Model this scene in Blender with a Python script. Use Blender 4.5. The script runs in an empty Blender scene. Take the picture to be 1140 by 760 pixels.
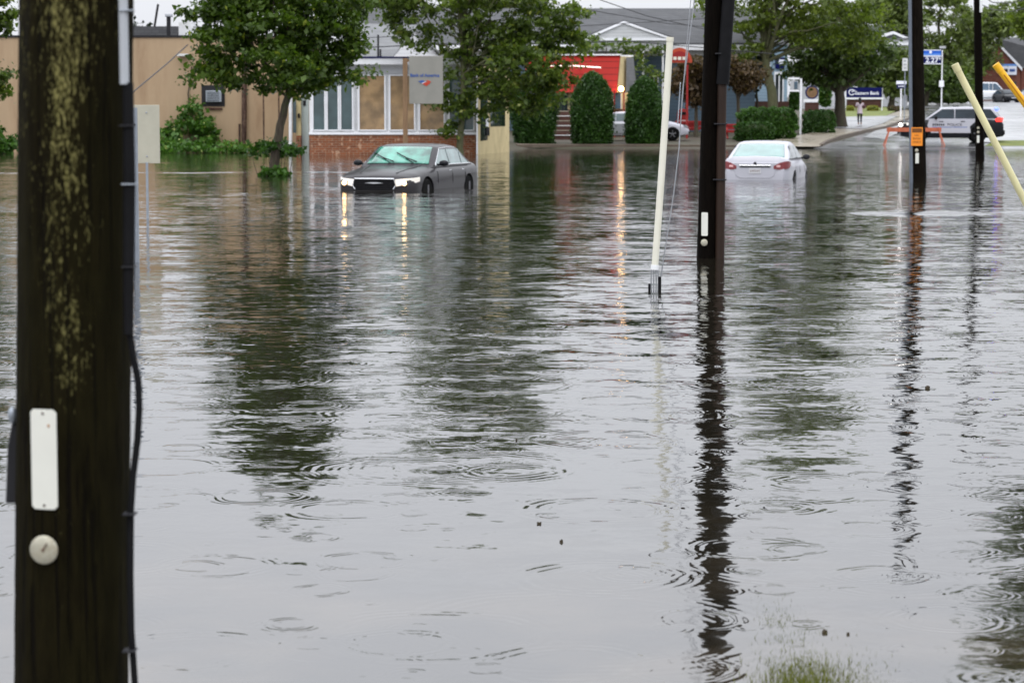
import bpy, bmesh, math, random
import numpy as np
from mathutils import Vector, Matrix

random.seed(7)
RNG = np.random.default_rng(11)
C = bpy.context.scene.collection
PI = math.pi

# ------------------------------------------------------------------ camera model (used to measure the place)
FPX, CX, CY, HC = 2700.0, 570.0, 380.0, 1.75
TH = math.atan(253 / FPX)


def W(px, py, Y):
    """the point of the place seen at pixel (px,py) at distance Y"""
    u, v = (px - CX) / FPX, (CY - py) / FPX
    dy = math.cos(TH) + v * math.sin(TH)
    dz = -math.sin(TH) + v * math.cos(TH)
    t = Y / dy
    return Vector((u * t, Y, HC + dz * t))


def ray(px, py):
    a = W(px, py, 1.0)
    return Vector((a.x, 1.0, a.z - HC))


def S(Y):
    return FPX / Y * 1.0


def smooth(t):
    t = max(0.0, min(1.0, t))
    return t * t * (3 - 2 * t)


LAND = [(0, 0), (2.5, .24), (5, .3), (15, .5), (44, .94), (66, 1.62), (91, 2.3), (146, 3.1), (276, 4.5), (700, 6), (3000, 10)]


def shore(x):
    return 113 + (-5) * smooth((x + 12) / 4) + 16 * smooth((x + 3) / 4)


def terr(x, y):
    d = y - shore(x)
    if d <= 0:
        z = -.48 * smooth(-d / 14) - .01
        if y < 30:
            z = -.48 * smooth((y - 7) / 20) - .035
        if y < 4.5:
            z = -.035 + .12 * smooth((4.5 - y) / 3)
        return z
    for (a, za), (b, zb) in zip(LAND, LAND[1:]):
        if d <= b:
            return za + (zb - za) * (d - a) / (b - a)
    return 10


def G(px, py):
    """ground point seen at the pixel"""
    r = ray(px, py)
    y = 20.0
    while y < 900:
        if HC + r.z * y <= max(terr(r.x * y, y), -.5):
            break
        y += .25
    return Vector((r.x * y, y, terr(r.x * y, y)))


# ------------------------------------------------------------------ materials
def new_mat(name):
    m = bpy.data.materials.new(name)
    m.use_nodes = True
    nt = m.node_tree
    b = nt.nodes['Principled BSDF']
    return m, nt, b


def N(nt, typ, **kw):
    n = nt.nodes.new(typ)
    for k, v in kw.items():
        if k in n.inputs.keys():
            n.inputs[k].default_value = v
        else:
            setattr(n, k, v)
    return n


def mth(nt, op, a, b=None, c=None, clamp=False):
    n = nt.nodes.new('ShaderNodeMath')
    n.operation = op
    n.use_clamp = clamp
    for i, v in enumerate((a, b, c)):
        if v is None:
            continue
        if isinstance(v, (int, float)):
            n.inputs[i].default_value = v
        else:
            nt.links.new(v, n.inputs[i])
    return n.outputs[0]


def mixc(nt, fac, a, b, blend='MIX'):
    n = nt.nodes.new('ShaderNodeMix')
    n.data_type = 'RGBA'
    n.blend_type = blend
    for sock, v in ((n.inputs['Factor'], fac), (n.inputs['A'], a), (n.inputs['B'], b)):
        if isinstance(v, (int, float)):
            sock.default_value = v
        elif isinstance(v, tuple):
            sock.default_value = (*v[:3], 1)
        else:
            nt.links.new(v, sock)
    return n.outputs['Result']


def ramp(nt, val, stops):
    n = nt.nodes.new('ShaderNodeValToRGB')
    e = n.color_ramp.elements
    while len(e) < len(stops):
        e.new(.5)
    for i, (p, c) in enumerate(stops):
        e[i].position = p
        e[i].color = (c, c, c, 1) if isinstance(c, (int, float)) else (*c, 1)
    nt.links.new(val, n.inputs[0])
    return n.outputs[0]


def noise(nt, scale, vec=None, detail=4, rough=.55, mapping=None):
    n = N(nt, 'ShaderNodeTexNoise')
    n.inputs['Scale'].default_value = scale
    n.inputs['Detail'].default_value = detail
    n.inputs['Roughness'].default_value = rough
    if vec is None:
        tc = N(nt, 'ShaderNodeTexCoord')
        vec = tc.outputs['Object']
    if mapping:
        mp = N(nt, 'ShaderNodeMapping')
        mp.inputs['Scale'].default_value = mapping
        nt.links.new(vec, mp.inputs['Vector'])
        vec = mp.outputs[0]
    nt.links.new(vec, n.inputs['Vector'])
    return n


def mat(name, col, rough=.6, var=.15, scale=3, metal=0, bump=0, bscale=30, spec=None, mapping=None, coat=0, emit=None, estr=0,
        dirt=None, dscale=1.2):
    m, nt, b = new_mat(name)
    b.inputs['Roughness'].default_value = rough
    b.inputs['Metallic'].default_value = metal
    b.inputs['Specular IOR Level'].default_value = .3 if spec is None else spec
    if coat:
        b.inputs['Coat Weight'].default_value = coat
        b.inputs['Coat Roughness'].default_value = .05
    nz = noise(nt, scale, mapping=mapping)
    d = tuple(max(0, c * (1 - var)) for c in col)
    l = tuple(min(1, c * (1 + var)) for c in col)
    f = ramp(nt, nz.outputs[0], [(.3, 0.0), (.7, 1.0)])
    c = mixc(nt, f, d, l)
    if dirt:
        n2 = noise(nt, dscale, detail=6, rough=.65, mapping=mapping)
        f2 = ramp(nt, n2.outputs[0], [(.48, 0.0), (.72, .8)])
        c = mixc(nt, f2, c, dirt)
    nt.links.new(c, b.inputs['Base Color'])
    if bump:
        nb = noise(nt, bscale, mapping=mapping, detail=3)
        bp = N(nt, 'ShaderNodeBump')
        bp.inputs['Strength'].default_value = bump
        bp.inputs['Distance'].default_value = .02
        nt.links.new(nb.outputs[0], bp.inputs['Height'])
        nt.links.new(bp.outputs[0], b.inputs['Normal'])
    if emit:
        b.inputs['Emission Color'].default_value = (*emit, 1)
        b.inputs['Emission Strength'].default_value = estr
    return m


def wallmap(nt):
    """object coordinates turned so that vertical walls get (along, up)"""
    tc = N(nt, 'ShaderNodeTexCoord')
    s = N(nt, 'ShaderNodeSeparateXYZ')
    nt.links.new(tc.outputs['Object'], s.inputs[0])
    cmb = N(nt, 'ShaderNodeCombineXYZ')
    a = mth(nt, 'ADD', s.outputs[0], s.outputs[1])
    nt.links.new(a, cmb.inputs[0])
    nt.links.new(s.outputs[2], cmb.inputs[1])
    return cmb.outputs[0], s


def brick_mat(name, c1, c2, mortar, w=.22, h=.075, ms=.012, rough=.85, bump=.3, scale=1.0, light=None):
    m, nt, b = new_mat(name)
    v, _ = wallmap(nt)
    t = N(nt, 'ShaderNodeTexBrick')
    t.inputs['Color1'].default_value = (*c1, 1)
    t.inputs['Color2'].default_value = (*c2, 1)
    t.inputs['Mortar'].default_value = (*mortar, 1)
    t.inputs['Scale'].default_value = scale
    t.inputs['Brick Width'].default_value = w
    t.inputs['Row Height'].default_value = h
    t.inputs['Mortar Size'].default_value = ms
    t.inputs['Bias'].default_value = -.1
    b.inputs['Specular IOR Level'].default_value = .15
    nt.links.new(v, t.inputs['Vector'])
    nz = noise(nt, 1.3, detail=5)
    c = mixc(nt, ramp(nt, nz.outputs[0], [(.3, 0.0), (.75, .5)]), t.outputs[0], tuple(x * .55 for x in c1))
    if light:
        n3 = noise(nt, 4.0, detail=2)
        c = mixc(nt, ramp(nt, n3.outputs[0], [(.60, 0.0), (.66, .7)]), c, light)
    nt.links.new(c, b.inputs['Base Color'])
    b.inputs['Roughness'].default_value = rough
    bp = N(nt, 'ShaderNodeBump')
    bp.inputs['Strength'].default_value = bump
    bp.inputs['Distance'].default_value = .01
    nt.links.new(t.outputs[1], bp.inputs['Height'])
    bp.invert = True
    nt.links.new(bp.outputs[0], b.inputs['Normal'])
    return m


def lap_mat(name, col, pitch=.15, rough=.6, vary=.1, dark=.55):
    """clapboards / standing courses: a thin joint line every pitch metres"""
    m, nt, b = new_mat(name)
    v, s = wallmap(nt)
    f = mth(nt, 'FRACT', mth(nt, 'DIVIDE', s.outputs[2], pitch))
    line = mth(nt, 'LESS_THAN', f, .1)
    b.inputs['Specular IOR Level'].default_value = .15
    nz = noise(nt, 1.1, detail=5)
    c = mixc(nt, nz.outputs[0], tuple(x * (1 - vary) for x in col), tuple(min(1, x * (1 + vary)) for x in col))
    c = mixc(nt, line, c, tuple(x * dark for x in col))
    nt.links.new(c, b.inputs['Base Color'])
    b.inputs['Roughness'].default_value = rough
    bp = N(nt, 'ShaderNodeBump')
    bp.inputs['Strength'].default_value = .5
    bp.inputs['Distance'].default_value = .02
    nt.links.new(f, bp.inputs['Height'])
    nt.links.new(bp.outputs[0], b.inputs['Normal'])
    return m


def glass_mat(name, col, rough=.06, var=.3, scale=.8):
    m, nt, b = new_mat(name)
    nz = noise(nt, scale, detail=3)
    c = mixc(nt, ramp(nt, nz.outputs[0], [(.35, 0.0), (.65, 1.0)]), tuple(x * (1 - var) for x in col), tuple(min(1, x * (1 + var)) for x in col))
    nt.links.new(c, b.inputs['Base Color'])
    b.inputs['Roughness'].default_value = rough
    b.inputs['IOR'].default_value = 1.52
    b.inputs['Coat Weight'].default_value = .5
    return m


def leaf_mat(name, dark, light, trans=.3, yellow=None):
    m, nt, b = new_mat(name)
    g = N(nt, 'ShaderNodeNewGeometry')
    n1 = noise(nt, .9, detail=3)
    f = mth(nt, 'ADD', mth(nt, 'MULTIPLY', g.outputs['Random Per Island'], .55), mth(nt, 'MULTIPLY', ramp(nt, n1.outputs[0], [(.35, 0.0), (.65, 1.0)]), .45))
    c = mixc(nt, f, dark, light)
    if yellow:
        c = mixc(nt, mth(nt, 'GREATER_THAN', g.outputs['Random Per Island'], .965), c, yellow)
    nt.links.new(c, b.inputs['Base Color'])
    b.inputs['Roughness'].default_value = .42
    b.inputs['Specular IOR Level'].default_value = .35
    tr = N(nt, 'ShaderNodeBsdfTranslucent')
    c2 = mixc(nt, 1.0, c, (1.3, 1.5, .5), 'MULTIPLY')
    nt.links.new(c2, tr.inputs[0])
    mx = N(nt, 'ShaderNodeMixShader')
    mx.inputs[0].default_value = trans
    nt.links.new(b.outputs[0], mx.inputs[1])
    nt.links.new(tr.outputs[0], mx.inputs[2])
    nt.links.new(mx.outputs[0], nt.nodes['Material Output'].inputs[0])
    return m


M = {}
M['white'] = mat('white_paint', (.72, .73, .74), .5, .06, 2, dirt=(.5, .5, .46))
M['whiteclean'] = mat('white_trim', (.78, .79, .82), .45, .04, 4)
M['soffit'] = mat('grey_soffit', (.42, .43, .45), .7, .08)
M['stucco'] = mat('beige_stucco', (.385, .280, .178), .9, .14, .8, bump=.25, bscale=25, mapping=(1, 1, .22), dirt=(.25, .165, .10), dscale=.8)
M['stucco2'] = mat('cream_stucco', (.56, .46, .25), .85, .08, 1.0, bump=.15, dirt=(.40, .32, .17))
M['brick'] = brick_mat('orange_brick', (.29, .095, .040), (.14, .044, .023), (.27, .20, .145), w=.30, h=.10, ms=.014, light=(.5, .33, .22))
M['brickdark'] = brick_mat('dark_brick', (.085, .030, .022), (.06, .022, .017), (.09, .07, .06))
M['brickfar'] = brick_mat('far_brick', (.20, .055, .035), (.15, .04, .03), (.2, .13, .1))
M['shingle'] = brick_mat('grey_shingle', (.105, .107, .112), (.080, .082, .088), (.06, .062, .066), w=.35, h=.16, ms=.01, rough=.8)
M['shinglelight'] = brick_mat('light_shingle', (.215, .22, .225), (.185, .19, .195), (.15, .15, .155), w=.5, h=.2, ms=.01, rough=.8)
M['clap'] = lap_mat('white_clapboard', (.74, .75, .78), .2, dark=.62)
M['clapgrey'] = lap_mat('pale_grey_clapboard', (.50, .51, .52), .2)
M['blueclap'] = lap_mat('blue_clapboard', (.30, .42, .52), .2)
M['slateclap'] = lap_mat('slate_blue_clapboard', (.085, .125, .165), .22)
M['redroof'] = lap_mat('red_painted_shakes', (.31, .017, .012), .36, .6, .15, .3)
M['black'] = mat('black_rubber', (.008, .008, .009), .6, .2, 8, spec=.08)
M['darkmetal'] = mat('dark_metal', (.022, .022, .025), .5, .2, 6, spec=.15)
M['greymetal'] = mat('galvanised_metal', (.30, .33, .37), .4, .12, 9, metal=.6)
M['greydark'] = mat('dull_grey_pipe', (.13, .15, .18), .5, .1, 9, spec=.15)
M['greypaint'] = mat('grey_pvc', (.40, .42, .45), .4, .08, 9)
M['chrome'] = mat('chrome', (.75, .76, .78), .12, .03, 5, metal=1)
M['signboard'] = mat('grey_sign_board', (.235, .23, .205), .6, .05, 2, dirt=(.19, .19, .17))
M['signback'] = mat('weathered_sign_back', (.40, .385, .31), .6, .06, 3, dirt=(.33, .32, .26))
M['woodpost'] = mat('brown_wood_post', (.20, .125, .07), .85, .25, 5, mapping=(6, 6, .5), bump=.3)
M['rust'] = mat('rusty_pipe', (.055, .03, .022), .85, .5, 9, mapping=(2, 2, 1), dirt=(.22, .15, .11), dscale=5)
M['brownpipe'] = mat('brown_conduit', (.018, .0075, .003), .6, .3, 4, mapping=(3, 3, .5))
M['darkglass'] = glass_mat('dark_window_glass', (.018, .026, .028))
M['tealglass'] = glass_mat('teal_window_glass', (.05, .085, .09))
M['paperglass'] = glass_mat('papered_window', (.27, .175, .085), .25, .35, 1.5)
M['blueglass'] = glass_mat('blue_window_glass', (.09, .15, .22))
M['carglass'] = glass_mat('fogged_windscreen', (.055, .22, .165), .12, .6, 2.2)
M['carglass2'] = glass_mat('pale_rear_glass', (.16, .275, .255), .15, .15, 2)
M['sideglass'] = glass_mat('side_window_glass', (.17, .25, .24), .1, .25, 2)
M['tint'] = glass_mat('tinted_glass', (.025, .035, .045), .05)
M['tint'].node_tree.nodes['Principled BSDF'].inputs['Coat Weight'].default_value = 0
M['tint'].node_tree.nodes['Principled BSDF'].inputs['Specular IOR Level'].default_value = .25
M['graphite'] = mat('graphite_car_paint', (.022, .020, .022), .35, .05, 4, metal=.1, coat=.25, spec=.15)
M['carwhite'] = mat('white_car_paint', (.41, .41, .455), .35, .02, 4, coat=.4)
M['carsilver'] = mat('silver_car_paint', (.35, .36, .38), .3, .04, 4, metal=.5, coat=.8)
M['carblack'] = mat('black_car_paint', (.006, .007, .010), .35, .05, 4, coat=.15, spec=.15)
M['tyre'] = mat('tyre_rubber', (.007, .007, .007), .8, .2, 10, spec=.05)
M['rim'] = mat('alloy_rim', (.16, .16, .17), .35, .05, 5, metal=.7)
M['tail'] = mat('red_tail_lens', (.20, .040, .045), .25, .2, 6, coat=.3)
M['lenspink'] = mat('clear_tail_lens', (.62, .34, .34), .15, .1, 6, coat=.6)
M['tailon'] = mat('lit_tail_lamp', (.5, .03, .03), .3, .1, 6, emit=(1, .05, .03), estr=1.6)
M['headlens'] = mat('headlamp_lens', (.80, .78, .74), .1, .05, 6, coat=.6, emit=(1, .80, .52), estr=.22)
M['headon'] = mat('lit_headlamp', (1, .9, .7), .3, .02, 6, emit=(1, .62, .26), estr=11)
M['headcool'] = mat('lit_headlamp_cool', (1, 1, 1), .3, .02, 6, emit=(1, .95, .88), estr=14)
M['bluelamp'] = mat('lit_blue_beacon', (.1, .2, 1), .3, .02, 6, emit=(.02, .03, 1), estr=13)
M['bulb'] = mat('lit_warm_bulb', (1, .7, .4), .3, .02, 6, emit=(1, .55, .2), estr=24)
M['neon'] = mat('lit_white_tube', (1, .9, .8), .3, .02, 6, emit=(1, .86, .74), estr=1.6)
M['redpaint'] = mat('red_paint', (.26, .014, .013), .5, .15, 3)
M['orangered'] = mat('orange_red_canopy', (.38, .055, .022), .5, .15, 3)
M['orange'] = mat('orange_barricade', (.40, .11, .055), .7, .2, 9)
M['orangesign'] = mat('orange_sign', (.80, .26, .025), .5, .06, 4)
M['signred'] = mat('sign_dark_header', (.16, .055, .01), .5, .1, 4)
M['ink'] = mat('dark_ink', (.10, .028, .008), .6, .1, 4)
M['navy'] = mat('navy_sign', (.004, .007, .075), .55, .06, 3, spec=.1)
M['blue'] = mat('blue_sign', (.015, .10, .50), .4, .06, 3)
M['lightblue'] = mat('light_blue_sign', (.13, .30, .70), .4, .06, 3)
M['bluetext'] = mat('blue_lettering', (.035, .09, .30), .5, .05, 3)
M['redtext'] = mat('red_lettering', (.50, .05, .02), .5, .05, 3)
M['whitetext'] = mat('white_lettering', (.75, .77, .85), .5, .03, 3)
M['tan'] = mat('tan_wood_sign', (.19, .11, .055), .7, .25, 9)
M['cream'] = mat('cream_pvc_tube', (.66, .645, .55), .45, .07, 3, mapping=(1, 1, .3), dirt=(.50, .46, .34), dscale=3.5)
M['yellow'] = mat('yellow_pvc_tube', (.78, .42, .02), .45, .10, 5, dirt=(.62, .30, .01), dscale=6)
M['rustorange'] = mat('rust_stain', (.35, .14, .03), .8, .2, 60)
M['seamyellow'] = mat('dark_seam', (.42, .17, .01), .5, .1, 3)
M['paleyellow'] = mat('pale_yellow_tube', (.62, .58, .33), .5, .08, 6, mapping=(1, 1, .4), dirt=(.44, .40, .22), dscale=9)
M['tag'] = mat('white_reflective_tag', (.66, .66, .60), .45, .03, 9)
M['disc'] = mat('worn_metal_disc', (.42, .40, .32), .45, .2, 25, metal=.3, dirt=(.25, .2, .13), dscale=40)
M['wire'] = mat('overhead_wire', (.035, .035, .038), .6, .1, 4)
M['steelwire'] = mat('galvanised_strand', (.30, .31, .33), .45, .15, 30, metal=.5)
M['bark'] = mat('bark', (.060, .048, .035), .9, .35, 6, mapping=(4, 4, .7), bump=.6, bscale=14, dirt=(.07, .085, .04), dscale=2)
M['barkmoss'] = mat('mossy_bark', (.085, .085, .045), .9, .3, 6, mapping=(4, 4, .7), bump=.6, bscale=14, dirt=(.09, .11, .045), dscale=2)
M['maple'] = leaf_mat('maple_leaf', (.015, .034, .004), (.085, .145, .013), .34, (.22, .26, .03))
M['maple2'] = leaf_mat('pale_maple_leaf', (.025, .046, .007), (.120, .175, .024), .38, (.22, .24, .05))
M['locust'] = leaf_mat('locust_leaf', (.040, .066, .010), (.165, .215, .030), .40)
M['darkleaf'] = leaf_mat('dark_leaf', (0.026, 0.046, 0.010), (0.088, 0.138, 0.026), .32)
M['farleaf'] = leaf_mat('far_leaf', (.050, .075, .022), (.150, .190, .052), .36)
M['cedar'] = leaf_mat('cedar_spray', (0.011, 0.039, 0.006), (0.048, 0.115, 0.015), .22)
M['hedge'] = leaf_mat('hedge_leaf', (0.015, 0.048, 0.006), (0.061, 0.143, 0.018), .25)
M['plum'] = leaf_mat('plum_leaf', (.040, .030, .018), (.120, .075, .036), .3)
M['conifer'] = leaf_mat('conifer_needles', (.008, .017, .011), (.026, .045, .026), .1)
M['weed'] = leaf_mat('weed_leaf', (0.027, 0.076, 0.009), (0.095, 0.209, 0.028), .35, (.36, .42, .14))
M['reed'] = leaf_mat('grass_blade', (.045, .052, .006), (.15, .165, .022), .3)
M['reed'].node_tree.nodes['Principled BSDF'].inputs['Specular IOR Level'].default_value = .05
M['reed'].node_tree.nodes['Principled BSDF'].inputs['Roughness'].default_value = .8
M['yellowshrub'] = leaf_mat('yellow_shrub_leaf', (.14, .15, .02), (.32, .31, .05), .3)
M['skin'] = mat('skin', (.30, .17, .11), .5, .05, 8)
M['hair'] = mat('black_hair', (.012, .009, .009), .5, .2, 30)
M['pinkcloth'] = mat('pale_pink_cloth', (.72, .60, .66), .8, .06, 8)
M['blackcloth'] = mat('black_cloth', (.018, .017, .022), .8, .1, 8)
M['bagcloth'] = mat('maroon_bag', (.09, .03, .035), .6, .1, 8)
M['plate'] = mat('licence_plate', (.50, .50, .52), .4, .08, 20)
M['door'] = mat('pale_door_paint', (.46, .52, .50), .5, .06, 3)


def pole_mat(name, lichen=0.0, base=(.022, .014, .008)):
    m, nt, b = new_mat(name)
    tc = N(nt, 'ShaderNodeTexCoord')
    g = noise(nt, 11, mapping=(3.5, 3.5, .6), detail=7, rough=.72)
    c = mixc(nt, ramp(nt, g.outputs[0], [(.32, 0.0), (.68, 1.0)]), tuple(x * .5 for x in base), tuple(x * 1.5 for x in base))
    crack = noise(nt, 14, mapping=(6, 6, .12), detail=3)
    c = mixc(nt, ramp(nt, crack.outputs[0], [(.57, 0.0), (.64, 1.0)]), c, (.004, .003, .002))
    if lichen:
        s = N(nt, 'ShaderNodeSeparateXYZ')
        nt.links.new(tc.outputs['Object'], s.inputs[0])
        l1 = noise(nt, 62, mapping=(1.6, 1.6, .40), detail=6, rough=.62)
        l2 = noise(nt, 7, mapping=(1.2, 1.2, .40), detail=4)
        l3 = noise(nt, 150, mapping=(1.3, 1.3, .5), detail=2)
        v = mth(nt, 'ADD', mth(nt, 'ADD', mth(nt, 'MULTIPLY', l1.outputs[0], .42), mth(nt, 'MULTIPLY', l3.outputs[0], .26)), mth(nt, 'MULTIPLY', l2.outputs[0], .32))
        # lichen lives on the weather side and thins out towards the wet foot of the pole
        h = mth(nt, 'MULTIPLY', mth(nt, 'MINIMUM', mth(nt, 'SUBTRACT', s.outputs[2], 1.60), .16), .105)
        xx = mth(nt, 'ABSOLUTE', mth(nt, 'SUBTRACT', s.outputs[0], .035))
        v = mth(nt, 'ADD', v, h)
        v = mth(nt, 'SUBTRACT', v, mth(nt, 'MULTIPLY', xx, .95))
        f = ramp(nt, v, [(.485, 0.0), (.60, .75)])
        lc = mixc(nt, ramp(nt, l3.outputs[0], [(.35, 0.0), (.65, 1.0)]), (.075, .070, .016), (.34, .31, .12))
        c = mixc(nt, f, c, lc)
        mo = noise(nt, 4, mapping=(1, 1, .4), detail=4)
        c = mixc(nt, ramp(nt, mo.outputs[0], [(.4, 0.0), (.7, .5)]), c, (.012, .0115, .003))
    nt.links.new(c, b.inputs['Base Color'])
    b.inputs['Roughness'].default_value = .85
    b.inputs['Specular IOR Level'].default_value = .05
    bp = N(nt, 'ShaderNodeBump')
    bp.inputs['Strength'].default_value = .9
    bp.inputs['Distance'].default_value = .012
    h = mth(nt, 'SUBTRACT', g.outputs[0], mth(nt, 'MULTIPLY', ramp(nt, crack.outputs[0], [(.57, 0.0), (.64, 1.0)]), .6))
    nt.links.new(h, bp.inputs['Height'])
    nt.links.new(bp.outputs[0], b.inputs['Normal'])
    return m


M['polenear'] = pole_mat('mossy_pole_wood', 1, (.0085, .0068, .0022))
M['pole'] = pole_mat('creosote_pole_wood', 0, (.0032, .0022, .0015))
M['pole2'] = pole_mat('weathered_pole_wood', 0, (.0075, .0055, .0038))


def ground_mat(name, a, b_, rough=.8, scale=.6, wet=0.0, bump=.3):
    m, nt, b = new_mat(name)
    tc = N(nt, 'ShaderNodeTexCoord')
    n1 = noise(nt, scale, tc.outputs['Object'], 8, .65)
    n2 = noise(nt, scale * 22, tc.outputs['Object'], 4)
    f = mth(nt, 'ADD', mth(nt, 'MULTIPLY', n1.outputs[0], .7), mth(nt, 'MULTIPLY', n2.outputs[0], .3))
    c = mixc(nt, ramp(nt, f, [(.4, 0.0), (.6, 1.0)]), a, b_)
    nt.links.new(c, b.inputs['Base Color'])
    if wet:
        w = noise(nt, .28, tc.outputs['Object'], 4)
        nt.links.new(mth(nt, 'MULTIPLY_ADD', ramp(nt, w.outputs[0], [(.4, 0.0), (.62, 1.0)]), rough - wet, wet), b.inputs['Roughness'])
        b.inputs['Coat Weight'].default_value = .6
        b.inputs['Coat Roughness'].default_value = wet
    else:
        b.inputs['Roughness'].default_value = rough
    bp = N(nt, 'ShaderNodeBump')
    bp.inputs['Strength'].default_value = bump
    bp.inputs['Distance'].default_value = .02
    nt.links.new(n2.outputs[0], bp.inputs['Height'])
    nt.links.new(bp.outputs[0], b.inputs['Normal'])
    return m


M['earth'] = ground_mat('wet_earth', (.040, .026, .016), (.036, .038, .014), .8)
M['lawn'] = ground_mat('mown_grass', (.075, .115, .018), (.16, .17, .035), .9, .9, bump=.8)
M['asphalt'] = ground_mat('wet_asphalt', (.10, .10, .105), (.23, .23, .235), .42, .22, .12, .1)
M['palewalk_roadsheen'] = ground_mat('pale_walk_and_road_sheen', (.20, .205, .21), (.36, .36, .37), .5, .35, .25, .1)  # light grey of the walks, also the sky sheen painted on the road
M['concrete'] = ground_mat('wet_concrete', (.26, .22, .17), (.36, .31, .24), .5, .5, .2, .15)
M['kerb'] = ground_mat('granite_kerb', (.07, .05, .034), (.11, .085, .06), .7, 1.5)


def water_mat():
    m, nt, b = new_mat('flood_water')
    b.inputs['Roughness'].default_value = .035
    b.inputs['IOR'].default_value = 2.4
    L = nt.links
    geo = N(nt, 'ShaderNodeNewGeometry')
    sep = N(nt, 'ShaderNodeSeparateXYZ')
    L.new(geo.outputs['Position'], sep.inputs[0])
    X, Y = sep.outputs[0], sep.outputs[1]

    def vec(x, y):
        c = N(nt, 'ShaderNodeCombineXYZ')
        for i, v in enumerate((x, y)):
            if isinstance(v, (int, float)):
                c.inputs[i].default_value = v
            else:
                L.new(v, c.inputs[i])
        return c.outputs[0]

    # murky water: silt colour, a little lighter where it is shallow
    n0 = noise(nt, .35, vec(X, Y), 4)
    c = mixc(nt, n0.outputs[0], (.009, .008, .005), (.015, .013, .009))
    n9 = noise(nt, 1.1, vec(X, Y), 5)
    sh_ = mth(nt, 'MULTIPLY', ramp(nt, n9.outputs[0], [(.42, 0.0), (.66, 1.0)]), ramp(nt, mth(nt, 'DIVIDE', Y, 20.0), [(.36, 1.0), (.55, 0.0)]))
    c = mixc(nt, mth(nt, 'MULTIPLY', sh_, ramp(nt, mth(nt, 'DIVIDE', X, 4.0), [(.38, .6), (.55, 0.0)])), c, (.085, .066, .044))
    L.new(c, b.inputs['Base Color'])

    sx, sy = 0.0, 0.0

    def add(a, v):
        return v if a == 0.0 else mth(nt, 'ADD', a, v)

    # how ruffled the surface is: calm in the lee near the bank, more fetch further out
    amp = ramp(nt, mth(nt, 'DIVIDE', Y, 120.0), [(.05, .42), (.08, .72), (.13, 1.15), (.22, 1.25), (.42, 1.2), (.75, .95), (1.0, .6)])
    gust = noise(nt, .16, vec(X, mth(nt, 'MULTIPLY', Y, .45)), 3)
    gf = ramp(nt, gust.outputs[0], [(.38, .45), (.62, 1.35)])
    gmul = mth(nt, 'MULTIPLY', amp, gf)

    for sc, ex, kx, ky in ((1.1, .55, .035, .045), (3.2, .55, .075, .105), (8.5, .6, .075, .095), (22., .75, .050, .060), (48., .9, .022, .022)):
        n = noise(nt, sc, vec(mth(nt, 'MULTIPLY', X, ex), Y), 2, .5)
        s = N(nt, 'ShaderNodeSeparateColor')
        L.new(n.outputs['Color'], s.inputs[0])
        sx = add(sx, mth(nt, 'MULTIPLY', mth(nt, 'SUBTRACT', s.outputs[0], .5), kx))
        sy = add(sy, mth(nt, 'MULTIPLY', mth(nt, 'SUBTRACT', s.outputs[1], .5), ky))
    sx = mth(nt, 'MULTIPLY', sx, gmul)
    sy = mth(nt, 'MULTIPLY', sy, gmul)

    # long low swells left by the cars, seen as pale lines across the far water
    def swell(y0, slope, width, a):
        d = mth(nt, 'SUBTRACT', mth(nt, 'SUBTRACT', Y, y0), mth(nt, 'MULTIPLY', X, slope))
        wob = noise(nt, .25, vec(X, 0.0), 2)
        d = mth(nt, 'ADD', d, mth(nt, 'MULTIPLY', mth(nt, 'SUBTRACT', wob.outputs[0], .5), 2.0))
        g = mth(nt, 'EXPONENT', mth(nt, 'MULTIPLY', mth(nt, 'POWER', mth(nt, 'ABSOLUTE', mth(nt, 'DIVIDE', d, width)), 2.0), -1.0))
        brk = noise(nt, .55, vec(X, 3.0), 4)
        return mth(nt, 'MULTIPLY', mth(nt, 'MULTIPLY', g, a), ramp(nt, brk.outputs[0], [(.40, .15), (.62, 1.0)]))
    sw = mth(nt, 'MULTIPLY', swell(43.5, -.06, .6, .20), mth(nt, 'GREATER_THAN', X, 6.0))
    sy = mth(nt, 'ADD', sy, sw)
    sy = mth(nt, 'ADD', sy, mth(nt, 'MULTIPLY', swell(74., .12, .7, .09), mth(nt, 'LESS_THAN', X, -2.0)))

    # rain rings
    def rings(scale, off, lam, a, gate, rmin, rmax, wid):
        nonlocal sx, sy
        v = N(nt, 'ShaderNodeTexVoronoi')
        v.voronoi_dimensions = '2D'
        v.inputs['Scale'].default_value = scale
        v.inputs['Randomness'].default_value = .9
        pv = vec(mth(nt, 'ADD', X, off), mth(nt, 'ADD', Y, off * 1.7))
        L.new(pv, v.inputs['Vector'])
        sp = N(nt, 'ShaderNodeSeparateXYZ')
        L.new(v.outputs['Position'], sp.inputs[0])
        dx = mth(nt, 'SUBTRACT', mth(nt, 'ADD', X, off), sp.outputs[0])
        dy = mth(nt, 'SUBTRACT', mth(nt, 'ADD', Y, off * 1.7), sp.outputs[1])
        wv = noise(nt, 3.2, pv, 2)
        ws = N(nt, 'ShaderNodeSeparateColor')
        L.new(wv.outputs['Color'], ws.inputs[0])
        dx = mth(nt, 'ADD', dx, mth(nt, 'MULTIPLY', mth(nt, 'SUBTRACT', ws.outputs[0], .5), .09))
        dy = mth(nt, 'ADD', dy, mth(nt, 'MULTIPLY', mth(nt, 'SUBTRACT', ws.outputs[1], .5), .09))
        d = mth(nt, 'SQRT', mth(nt, 'ADD', mth(nt, 'ADD', mth(nt, 'MULTIPLY', dx, dx), mth(nt, 'MULTIPLY', dy, dy)), 1e-5))
        cs = N(nt, 'ShaderNodeSeparateColor')
        L.new(v.outputs['Color'], cs.inputs[0])
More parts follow.
